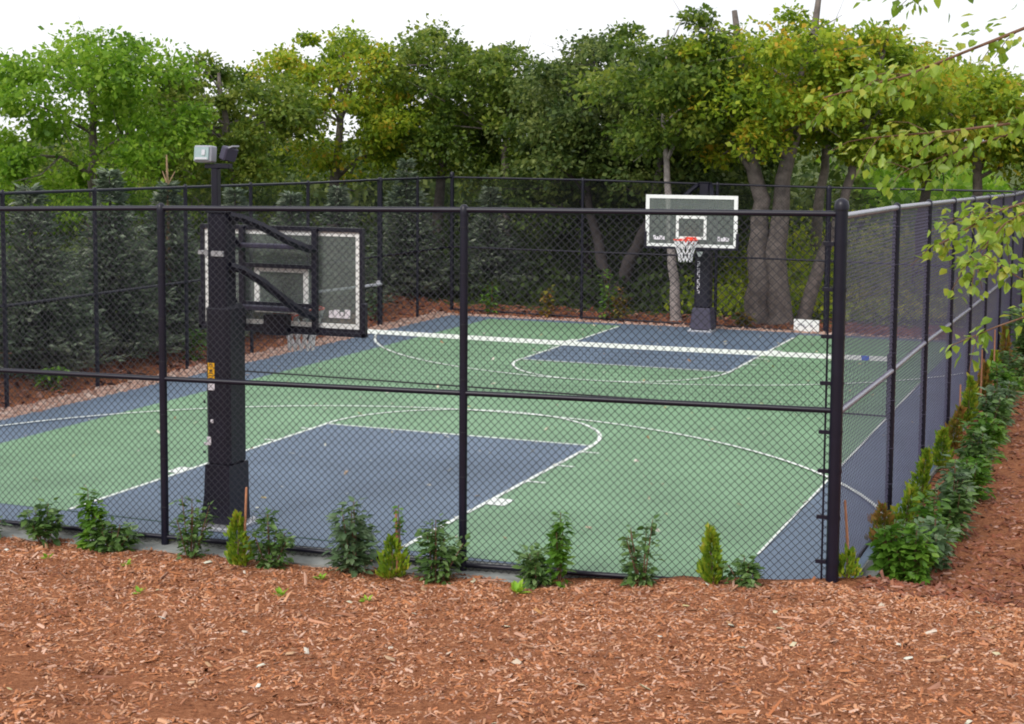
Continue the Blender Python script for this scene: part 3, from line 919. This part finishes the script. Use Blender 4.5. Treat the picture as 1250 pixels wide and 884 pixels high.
# ------------------------------------------------------------------ planting along the fences
def shrub(x, y, h, w, nleaf, ls, leaf, label, group=None, **k):
    r = tag(empty('shrub', (x, y, zg(x, y))), label, 'shrub', group)
    shrub_parts(r, h, w, nleaf, ls, M[leaf], **k); return r
def arbor(x, y, h, w, leaf, label, group=None, **k):
    r = tag(empty('arborvitae', (x, y, zg(x, y))), label, 'arborvitae', group)
    arbor_parts(r, h, w, M[leaf], **k); return r
def stake(x, y, h, label, lean=0.0):
    b = MB(); b.tube([(0, 0, -.1), (lean * .5 + .004, 0, h * .5), (lean, .01, h)], [.013, .012, .010], 7)
    b.lathe((lean, .01, h), [(.010, -.001), (.006, .006), (.001, .008)], 7)
    b.lathe((lean * .52, 0, h * .52), [(.012, -.006), (.0145, 0), (.012, .006)], 7)
    o = b.build('plant_stake', M['stake']); o.location = (x, y, zg(x, y))
    return tag(o, label, 'plant stake', 'stakes marking the young conifers')

G1 = 'young shrubs along the near fence'; G2 = 'young conifers along the near fence'
shrub(-7.72, -1.10, .22, .30, 90, .075, 'shrubpale', 'pale low shrub at the left edge of the picture by the near fence', G1)
shrub(-7.07, -1.06, .36, .34, 200, .075, 'shrub', 'small dark round shrub on a short stem, first whole one from the left', G1, density_low=.35)
shrub(-6.60, -1.00, .56, .20, 150, .085, 'shrubbright', 'tall thin yellow-green shrub with a drooping top behind a low dark bush', G1, stems=3)
shrub(-6.33, -1.02, .27, .40, 230, .07, 'shrub', 'low spreading dark bush at the foot of the tall yellow-green shrub', G1)
shrub(-5.56, -.92, .62, .36, 260, .055, 'shrub', 'airy tall shrub with small leaves between the fence post and the hoop pole', G1, stems=9)
arbor(-5.02, -.98, .44, .20, 'arbor', 'golden arborvitae in front of the foot of the near hoop pole', G2)
stake(-5.00, -.93, .68, 'bare reddish stake rising above the golden arborvitae by the hoop pole', .03)
shrub(-4.75, -.90, .47, .34, 300, .06, 'shrub', 'bushy dark shrub just right of the golden arborvitae with the stake', G1)
shrub(-3.95, -.82, .59, .46, 420, .078, 'shrubpale', 'largest pale-topped shrub midway between two fence posts', G1, stems=9)
arbor(-3.60, -.80, .33, .26, 'arbor', 'short green arborvitae at the foot of a leafy stake', G2)
stake(-3.57, -.76, .58, 'tan stake with a few leaves at its top above a short arborvitae', -.02)
shrub(-3.56, -.74, .62, .10, 26, .05, 'shrubbright', 'wispy climber with a few leaves clinging to the tan stake', G1, stems=2, density_low=.75)
shrub(-3.24, -.70, .50, .46, 420, .06, 'shrub', 'dense dark shrub against the middle fence post', G1, stems=9)
shrub(-2.37, -.56, .30, .42, 300, .06, 'shrub', 'low dark shrub beside the upright bright-leaved one', G1)
shrub(-2.17, -.54, .58, .20, 150, .075, 'shrubbright', 'upright bright green shrub with big leaves right of a low dark one', G1, stems=3)
shrub(-1.49, -.40, .58, .36, 240, .06, 'shrub', 'dark shrub with a sparse thin top standing alone before the green court', G1, top=.9)
arbor(-.90, -.30, .44, .17, 'arbor', 'narrow leaning arborvitae with a brown tip near the green court corner', G2, lean=-.07, tipbare=.06)
shrub(-.66, -.26, .27, .30, 190, .06, 'shrub', 'little dark shrub right of the leaning brown-tipped arborvitae', G1)
arbor(.10, .12, .20, .22, 'arbor', 'tiny squat arborvitae just right of the tall corner post', G2)
stake(.10, .22, .62, 'leaning reddish stake just right of the tall corner post', -.05)

GA = 'young conifers along the right fence'; GS = 'leafy shrubs along the right fence'
AL = ['browned arborvitae nearest the corner in the right fence row', 'broad green arborvitae by the first post of the right fence',
      'slender yellow-green arborvitae between the first and second posts of the right fence', 'curved bright arborvitae at the second post of the right fence',
      'brown-tipped arborvitae at the third post of the right fence', 'thin pale arborvitae between the third and fourth right fence posts',
      'reddish arborvitae at the fourth post of the right fence', 'small arborvitae before the fifth post of the right fence', 'last browned arborvitae at the far end of the right fence row']
AP = [(.17, 1.75, .42, .24, 'arborbrown'), (.26, 2.35, .46, .28, 'arbor'), (.22, 3.9, .56, .18, 'arbor'), (.22, 5.7, .44, .22, 'arbor'),
      (.24, 6.9, .5, .2, 'arborbrown'), (.24, 8.6, .62, .20, 'arbor'), (.28, 10.2, .6, .2, 'arborbrown'), (.30, 11.6, .6, .24, 'arbor'), (.33, 13.4, .75, .2, 'arborbrown')]
for (x, y, h, w, lf), lb in zip(AP, AL):
    arbor(x, y, h, w, lf, lb, GA, lean=RNG.uniform(-.05, .05), tipbare=.05)
stake(.27, 7.1, .78, 'reddish stake beside the third post of the right fence')
stake(.30, 9.6, .86, 'reddish stake beside the fourth post of the right fence')
stake(.33, 11.3, .95, 'tan stake beside the fifth post of the right fence')
SL = ['bright leafy shrub at the front left of the right bed', 'bushy green shrub at the very front of the right bed', 'pale shrub just behind the front pair of the right bed',
      'bright shrub a step behind the pale one in the right bed', 'dark round shrub at the mulch edge of the right bed, before the second fence post',
      'pale-tipped shrub beside the second post of the right fence', 'full bright green shrub just beyond the pale-tipped one in the right bed', 'dark shrub beside the third post of the right fence',
      'bright shrub between the third and fourth right fence posts', 'wide shrub beside the fourth post of the right fence', 'tangled shrub beside the fifth post of the right fence',
      'yellowish shrub near the far end of the right bed', 'last low shrub of the right bed before the big dark bush']
SP = [(.36, .85, .44, .30, 300, .085, 'shrubbright'), (.54, .78, .40, .36, 330, .08, 'shrubbright'), (.64, 1.35, .40, .32, 300, .085, 'shrubpale'),
      (.55, 1.95, .44, .36, 300, .085, 'shrubbright'), (.68, 2.6, .46, .40, 340, .085, 'shrub'), (.60, 3.3, .50, .44, 360, .085, 'shrubpale'),
      (.70, 4.2, .44, .5, 380, .085, 'shrubbright'), (.66, 5.2, .5, .5, 380, .085, 'shrub'), (.64, 6.4, .46, .5, 360, .09, 'shrubbright'), (.62, 7.6, .5, .55, 360, .09, 'shrub'),
      (.58, 8.9, .5, .55, 360, .09, 'shrubpale'), (.52, 10.3, .5, .55, 340, .09, 'shrubbright'), (.5, 11.9, .55, .6, 340, .09, 'shrub')]
for (x, y, h, w, nl, ls, lf), lb in zip(SP, SL):
    shrub(x, y, h, w, nl, ls, lf, lb, GS, stems=9, loose=True)
b = shrub(.75, 14.4, 1.0, 1.1, 1100, .10, 'shrub', 'big dark bush at the far end of the right bed', None, stems=16)
b = shrub(1.15, 16.6, 1.3, 1.4, 1100, .11, 'shrubpale', 'tall greyish bush behind the big dark one at the right edge', None, stems=16)

# stray weeds in the bark
def weed(x, y, s, label, nl=14, leaf='weedleaf'):
    r = empty('weed', (x, y, zg(x, y)))
    tag(r, label, 'weed', 'weeds in the bark')
    a = RNG.random(nl) * 6.28
    D = np.stack([np.cos(a), np.sin(a), RNG.uniform(.2, 1.4, nl)], 1)
    P = D * .012; L = s * RNG.uniform(.5, 1.1, nl)
    link_quads('leaves', leaves(P, D, np.tile((0, 0, 1.), (nl, 1)) + rv(nl) * .2, L, L * .25), 6, LEAF6, M[leaf], r)
    st = MB(); st.tube([(0, 0, -.02), (.004, .003, s * .35)], [.004, .002], 5); st.build('stem', M['weedleaf'], r)
weed(-2.40, -.92, .12, 'bright lime weed in the bark below the low dark shrub', 18)
weed(-4.10, -1.80, .07, 'small lime weed in the open bark below the near hoop')
weed(-5.17, -2.22, .07, 'yellow-green weed lying in the bark in the lower left', 9)
weed(-5.88, -1.42, .06, 'tiny green weed left of the fence post in the bark', 9)
weed(-3.42, -1.62, .06, 'small weed in the bark below the stake with leaves', 10)
weed(-6.62, -1.55, .07, 'faint olive sprig in the bark below the low spreading bush', 9)
weed(-4.12, -1.12, .06, 'green seedling in the bark left of the pale-topped shrub', 10)
weed(-7.0, -1.9, .10, 'sparse grey-green weed near the left edge of the bark', 12, 'shrubpale')

# little bright plants along the far and left fences
LW_ = [(-10.9, 18.75, .85, .35, 'shrubbright', 'yellow-green sapling by the far left corner of the court'), (-9.6, 18.75, .6, .3, 'arborbrown', 'rusty little plant behind the far fence near the left corner'),
       (-8.2, 18.65, 1.1, .4, 'shrubbright', 'bright sapling behind the far fence left of the slim trunk'), (-7.9, 18.7, .7, .35, 'arborbrown', 'rusty plant beside the bright sapling behind the far fence'),
       (-12.6, 9.7, .55, .35, 'shrubbright', 'yellowish plant behind the left fence, near the hoop pole'), (-12.7, 6.0, .35, .4, 'shrubbright', 'low yellow-green plant under the first spruce'),
       (-12.6, 16.4, .5, .35, 'shrubpale', 'pale seedling on the mulch behind the left fence'), (-5.2, 18.62, .35, .3, 'arborbrown', 'rusty plant right of the far hoop pole')]
for x, y, h, w, lf, lb in LW_:
    r = tag(empty('seedling', (x, y, zg(x, y))), lb, 'seedling', 'small plants behind the fences')
    shrub_parts(r, h, w, 110, .10, M[lf], stems=5)

# ------------------------------------------------------------------ spruces behind the left fence
SPR = [(-13.75, 4.3, 3.3, 1.25, None, 'blue-green spruce at the left edge behind the left fence'),
       (-13.7, 6.9, 3.45, 1.3, None, 'broad dark spruce, first whole one from the left'), (-13.7, 8.9, 3.6, 1.2, None, 'dark spruce behind the first post of the left fence'),
       (-13.8, 10.7, 3.4, 1.15, .45, 'spruce with a bare tan leader above its top'), (-13.8, 12.9, 3.2, 1.15, None, 'spruce hidden behind the near hoop pole'),
       (-13.8, 15.0, 3.1, 1.1, None, 'spruce behind the near glass backboard'), (-13.9, 17.2, 3.2, 1.05, None, 'spruce left of the thick fence post'),
       (-13.9, 20.6, 3.7, 1.2, None, 'pale spruce rising beyond the far left fence corner'), (-12.4, 22.2, 3.2, 1.1, None, 'shorter spruce in the shade right of the far left corner')]
for x, y, h, r_, tip, lb in SPR:
    r = tag(empty('spruce_tree', (x, y, zg(x, y)), RNG.random() * 6), lb, 'spruce', 'spruces behind the left fence')
    spruce_parts(r, h - .50, r_ * .98, tip)

# ------------------------------------------------------------------ woodland trees
def bank(x, y): return zg(x, y)
def tree(name, x, y, label, group='trees beyond the fences', **k):
    r = tag(empty(name, (x, y, bank(x, y))), label, 'tree', group)
    tree_parts(r, **k); return r

# the trees whose trunks show behind the far fence
tree('deciduous_tree', -6.90, 19.2, 'tree with a slim pale leaning trunk left of the far hoop',
     h=6.6, trunk_r=.125, crown_r=1.7, crown_z0=3.4, crown_z1=6.6, nclump=42, per=300, lsize=.115, leaf=M['leaf_olive'], bark=M['barkpale'],
     trunks=[[(0.1, 0, -.2), (-.02, 0, 1.2), (-.12, 0, 2.6), (-.30, .1, 4.2), (-.25, .2, 6.2)]])
tree('deciduous_tree', -4.95, 19.7, 'largest tree with two fused stout trunks right of the far hoop',
     h=7.0, trunk_r=.29, crown_r=2.2, crown_z0=3.35, crown_z1=6.5, nclump=70, per=300, lsize=.115, leaf=M['leaf_yellow'], bark=M['bark'], limbs=16,
     trunks=[[(-.22, 0, -.2), (-.20, 0, 1.2), (-.24, 0, 2.6), (-.55, .1, 4.4), (-.9, .2, 6.6)], [(.20, .05, -.2), (.17, .05, 1.2), (.22, 0, 2.6), (.55, 0, 4.4), (.9, .1, 6.8)]])
tree('deciduous_tree', -4.35, 20.4, 'tree with a leaning curved trunk behind the white notice',
     h=6.4, trunk_r=.17, crown_r=1.9, crown_z0=3.5, crown_z1=6.4, nclump=52, per=300, lsize=.115, leaf=M['leaf_yellow'], bark=M['bark'], lean=(1.3, 0),
     trunks=[[(-.05, 0, -.2), (.28, 0, 1.0), (.62, 0, 2.0), (.95, 0, 3.2), (1.15, .1, 4.4), (1.6, .2, 6.0)]])
tree('deciduous_tree', -9.3, 22.4, 'dark tree with a forked leaning trunk behind the middle of the far fence',
     h=6.2, trunk_r=.19, crown_r=2.3, crown_z0=2.2, crown_z1=6.2, nclump=60, per=300, lsize=.115, leaf=M['leaf_dark'], bark=M['barkdark'],
     trunks=[[(0, 0, -.2), (.45, 0, 1.0), (.95, 0, 2.2), (1.2, .1, 4.0), (1.3, .2, 5.6)], [(0, .1, -.2), (-.35, .1, 1.2), (-.7, .1, 2.4), (-.9, .2, 5.2)]])

def X(t, y): return 2.158 + t * (y + 12.34)
FOREST = [
 # x, y, h, crown_r, z0, z1, clumps, leaf, label
 (-19.6, 16.2, 5.9, 2.6, 1.4, 5.9, 78, 'leaf_bright', 'bright green tree filling the upper left behind the spruces'),
 (-23.5, 15.6, 3.7, 1.7, .6, 3.7, 40, 'leaf_bright', 'lower bright green tree at the left edge'),
 (-18.4, 20.2, 5.6, 2.2, 1.6, 5.6, 60, 'leaf_olive', 'olive tree behind the floodlight'),
 (-17.6, 23.6, 6.4, 2.3, 2.4, 6.4, 66, 'leaf_yellow', 'yellow-tinged tree just right of the floodlight'),
 (-15.6, 26.0, 6.6, 2.4, 2.7, 6.6, 66, 'leaf_olive', 'tall olive tree behind the backboard with a dark trunk'),
 (-13.2, 25.2, 6.0, 2.1, 2.3, 6.0, 60, 'leaf_olive', 'olive tree above the far left fence corner'),
 (-12.2, 28.5, 6.9, 2.5, 2.6, 6.9, 66, 'leaf_dark', 'tall dark tree above the left end of the far fence'),
 (-10.6, 24.4, 5.6, 2.2, .8, 5.6, 66, 'leaf_dark', 'dark dense tree behind the second near fence post'),
 (-8.2, 26.4, 6.3, 2.4, 1.0, 6.3, 66, 'leaf_dark', 'dark tree filling the middle of the woods'),
 (-7.3, 23.2, 5.4, 1.9, .9, 5.4, 56, 'leaf_dark', 'shaded tree left of the slim pale trunk'),
 (-5.6, 28.2, 6.6, 2.3, 3.5, 6.6, 60, 'leaf_olive', 'olive tree above the far backboard'),
 (-2.6, 25.5, 5.9, 2.1, 3.2, 5.9, 46, 'leaf_yellow', 'yellow-green tree above the right end of the far fence'),
 (-.9, 23.4, 5.6, 1.9, 3.1, 5.6, 42, 'leaf_yellow', 'autumn-tinted tree behind the far right fence corner'),
 (1.5, 25.0, 5.6, 2.2, 1.0, 5.6, 54, 'leaf_olive', 'grey-green tree beyond the right fence end'),
 (-22.2, 25.0, 5.6, 2.3, .8, 5.6, 52, 'leaf_olive', 'hazy olive tree far behind the bright left tree'),
 (-26.5, 22.0, 3.6, 2.2, .5, 3.6, 40, 'leaf_olive', 'low olive tree far off at the left edge'),
]
for x, y, h, cr, z0, z1, nc, lf, lb in FOREST:
    tree('deciduous_tree', x, y, lb, h=h, trunk_r=.19, crown_r=cr, crown_z0=z0, crown_z1=z1, nclump=nc, per=300, lsize=.118, leaf=M[lf],
         bark=M['barkdark'] if lf == 'leaf_dark' else M['bark'], lean=(RNG.normal(0, .3), RNG.normal(0, .3)), clump_r=.62)

# far woods that read as one mass
def mass(name, label, cat, n, px, py, zlo, zhi, ls, leaf):
    P = np.stack([px, py, zground(px, py) + zlo + (zhi - zlo) * RNG.random(n)], 1)
    D = rv(n) + np.array([0, 0, .2]); N = rv(n) * .6 + np.array([0, -.2, .8])
    L = ls * RNG.uniform(.6, 1.4, n)
    o = link_quads(name, cards(P, D, N, L, L * .34), 4, CARD4, M[leaf])
    return tag(o, label, cat, kind='stuff')
n = 44000
px = RNG.uniform(-46, -5.5, n); py = 31 + RNG.random(n) * 9
hh = 2.9 + .8 * np.sin(px * .55) + .7 * np.sin(px * 1.3 + 1) + .5 * np.sin(px * 2.9)
mass('woodland', 'far mass of dark woods closing the view behind the trees', 'woods', n, px, py, 0, hh, .30, 'leaf_dark')
n = 12000
px = RNG.uniform(-6.5, 9, n); py = 34 + RNG.random(n) * 8
hh = 3.4 + .8 * np.sin(px * .9) + .5 * np.sin(px * 2.1 + 1)
mass('woodland', 'lighter green far woods seen between the trunks on the right', 'woods', n, px, py, 0, hh, .30, 'leaf_bright')
n = 20000
px = RNG.uniform(-7.6, 2.0, n); py = 20.3 + RNG.random(n) ** .8 * 11
mass('undergrowth', 'yellow-green undergrowth coloured to look sunlit below the trees right of the far hoop', 'undergrowth', n, px, py, 0, .35 + RNG.random(n) * np.clip((py - 20) * .22, 0, 1.7), .15, 'under')
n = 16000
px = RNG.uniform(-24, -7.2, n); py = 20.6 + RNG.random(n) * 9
mass('undergrowth', 'undergrowth coloured dark as if shaded below the trees behind the far fence', 'undergrowth', n, px, py, 0, .3 + 1.5 * RNG.random(n) * np.clip((py - 20) / 5, 0, 1), .17, 'underdark')

# ------------------------------------------------------------------ maple reaching in from the right
mp = tag(empty('maple_tree', (3.5, -3.2, zg(3.5, -3.2))), 'maple reaching in from the right with lime leaves on drooping twigs', 'tree')
zb = zg(3.5, -3.2)
tr = MB(); LP = []; LD = []
tr.tube([(0, 0, -.2), (.05, 0, 1.4), (-.02, .1, 2.8), (.1, .1, 4.4), (.0, .2, 6.0)], [.16, .13, .11, .08, .03], 10)
def twig(pts, r0, nl, spread=.10):
    nl = int(nl * 2.7); r0 *= .75
    P = np.array(pts, float); P[:, 2] -= zb; P[:, 0] -= 3.5; P[:, 1] += 3.2
    tr.tube([tuple(p) for p in P], list(np.linspace(r0, r0 * .25, len(P))), 6)
    t = RNG.random(nl) ** .8 * (len(P) - 1) * .999
    t = (len(P) - 1) * (.12 + .88 * (t / (len(P) - 1)))
    t = np.minimum(t, len(P) - 1.001)
    i = t.astype(int); f = (t - i)[:, None]
    B = P[i] * (1 - f) + P[i + 1] * f
    o = rv(nl); o /= np.linalg.norm(o, axis=1, keepdims=True)
    LP.append(B + o * spread * RNG.random(nl)[:, None]); LD.append(o * .8 + np.array([-.2, 0, -.7]))
    for q in range(max(2, nl // 16)):
        j = RNG.integers(1, len(P)); f = RNG.random()
        a = P[j - 1] * (1 - f) + P[j] * f
        dv = P[j] - P[j - 1]; dv = dv / np.linalg.norm(dv)
        dv = dv + RNG.normal(0, .55, 3) + np.array([0, 0, -.25]); dv /= np.linalg.norm(dv)
        ln = RNG.uniform(.12, .30)
        m_ = a + dv * ln * .5 + np.array([0, 0, .01]); e = a + dv * ln + np.array([0, 0, -.03])
        tr.tube([tuple(a), tuple(m_), tuple(e)], [.0035, .0028, .0015], 4)
        k = 9
        t2 = RNG.uniform(.3, 1, k)[:, None]
        LP.append(a + (e - a) * t2 + rv(k) * .03); LD.append(rv(k) * .6 + dv * .5 + np.array([0, 0, -.5]))
# twigs that enter the view (real metres)
twig([(3.45, -3.1, 3.35), (2.6, -3.6, 3.55), (2.0, -3.9, 3.45), (1.5, -4.0, 3.28), (1.22, -4.05, 3.10)], .022, 54, .12)
twig([(1.9, -3.9, 3.45), (1.55, -4.1, 3.22), (1.35, -4.2, 2.98)], .010, 34, .10)
twig([(2.6, -3.6, 3.55), (2.0, -3.5, 3.36), (1.6, -3.5, 3.22), (1.42, -3.5, 3.18)], .012, 30, .11)
twig([(3.45, -3.1, 3.1), (2.5, -3.9, 2.92), (1.85, -4.3, 2.84), (1.55, -4.4, 2.72), (1.34, -4.45, 2.62)], .013, 22, .08)
twig([(1.85, -4.3, 2.84), (1.62, -4.35, 2.98), (1.52, -4.4, 3.05)], .008, 16, .08)
twig([(3.5, -3.0, 4.0), (2.6, -3.3, 3.95), (1.8, -3.5, 3.78), (1.2, -3.6, 3.70), (.75, -3.6, 3.66)], .022, 60, .14)
twig([(1.8, -3.5, 3.78), (1.3, -3.4, 3.62), (.95, -3.4, 3.48)], .010, 26, .12)
twig([(3.5, -3.0, 4.6), (2.5, -3.4, 4.5), (1.6, -3.7, 4.25), (1.0, -3.8, 4.0), (.55, -3.8, 3.88)], .022, 90, .18)
twig([(3.5, -3.0, 5.1), (2.4, -3.2, 5.0), (1.5, -3.6, 4.7), (.9, -3.7, 4.4)], .022, 80, .2)
for q in range(16):
    a = RNG.random() * 6.28; e = np.array([3.5 + 1.6 * math.cos(a) + .3, -3.2 + 1.5 * math.sin(a), RNG.uniform(3.6, 6.4)])
    if e[0] < 1.9: e[0] += 1.0
    twig([(3.5, -3.1, e[2] - .5), tuple((e + np.array([3.5, -3.1, e[2] - .3])) / 2), tuple(e)], .02, 60, .3)
tr.build('trunk', M['twig'], mp)
P = np.concatenate(LP); D = np.concatenate(LD); n = len(P)
L = RNG.uniform(.035, .074, n)
link_quads('leaves', leaves(P, D, rv(n) * .5 + np.array([0, 0, .9]), L, L * RNG.uniform(.30, .42, n), .2), 6, LEAF6, M['leaf_near'], mp)

# ------------------------------------------------------------------ camera
yaw, pitch, roll = -.3846, .0897, .0073
cy_, sy_, cp, sp = math.cos(yaw), math.sin(yaw), math.cos(pitch), math.sin(pitch)
fwd = Vector((sy_ * cp, cy_ * cp, -sp)); right = Vector((cy_, -sy_, 0)); up = right.cross(fwd)
r2 = right * math.cos(roll) + up * math.sin(roll); u2 = -right * math.sin(roll) + up * math.cos(roll)
cam = bpy.data.cameras.new('camera'); co = bpy.data.objects.new('camera', cam); COL.objects.link(co)
mw = Matrix((( r2.x, u2.x, -fwd.x, 2.1578), (r2.y, u2.y, -fwd.y, -12.339), (r2.z, u2.z, -fwd.z, 3.5803), (0, 0, 0, 1)))
co.matrix_world = mw
cam.sensor_width = 36; cam.sensor_fit = 'HORIZONTAL'; cam.lens = 1870.07 * 36 / 1250
cam.shift_y = -(442 - 351.3) / 1250
cam.clip_start = .1; cam.clip_end = 2000
SC.camera = co

# ------------------------------------------------------------------ light
CLOUD = 7.9
EL, AZ = math.radians(40), math.radians(196)      # soft daylight through cloud, from behind the camera
w = bpy.data.worlds.new('World'); SC.world = w; w.use_nodes = True
nt = w.node_tree; bg = nt.nodes['Background']
sky = nt.nodes.new('ShaderNodeTexSky'); sky.sky_type = 'NISHITA'; sky.sun_disc = False
sky.sun_elevation = EL; sky.sun_rotation = AZ; sky.air_density = .7; sky.dust_density = 6.0; sky.ozone_density = .6
# thin bright overcast over the clear sky
tcw = nt.nodes.new('ShaderNodeTexCoord')
cn = noise(nt, 2.2, 5, .55, vec=tcw.outputs['Generated'])
cr_ = ramp(nt, cn.outputs['Fac'], [(.25, (.74, .76, .80)), (.7, (1, 1, 1))])
cm = nt.nodes.new('ShaderNodeVectorMath'); cm.operation = 'SCALE'; cm.inputs['Scale'].default_value = CLOUD
nt.links.new(cr_.outputs['Color'], cm.inputs[0])
cx = nt.nodes.new('ShaderNodeMix'); cx.data_type = 'RGBA'; cx.inputs['Factor'].default_value = .86
nt.links.new(sky.outputs['Color'], cx.inputs['A']); nt.links.new(cm.outputs[0], cx.inputs['B'])
nt.links.new(cx.outputs['Result'], bg.inputs['Color']); bg.inputs['Strength'].default_value = .13
sun = bpy.data.lights.new('sun', 'SUN'); so = bpy.data.objects.new('sun', sun); COL.objects.link(so)
sun.energy = 1.2; sun.angle = math.radians(16); sun.color = (1, .97, .92)
sd = Vector((math.sin(AZ) * math.cos(EL), math.cos(AZ) * math.cos(EL), math.sin(EL)))
so.rotation_euler = (-sd).to_track_quat('-Z', 'Y').to_euler()
vs = SC.view_settings
vs.view_transform = 'Standard'; vs.look = 'None'; vs.gamma = 1; vs.exposure = 0.5
try: vs.use_curve_mapping = False
except Exception: pass
SC.cycles.filter_width = 1.9
SC.cycles.max_bounces = 6; SC.cycles.transparent_max_bounces = 12
SC.cycles.use_denoising = True
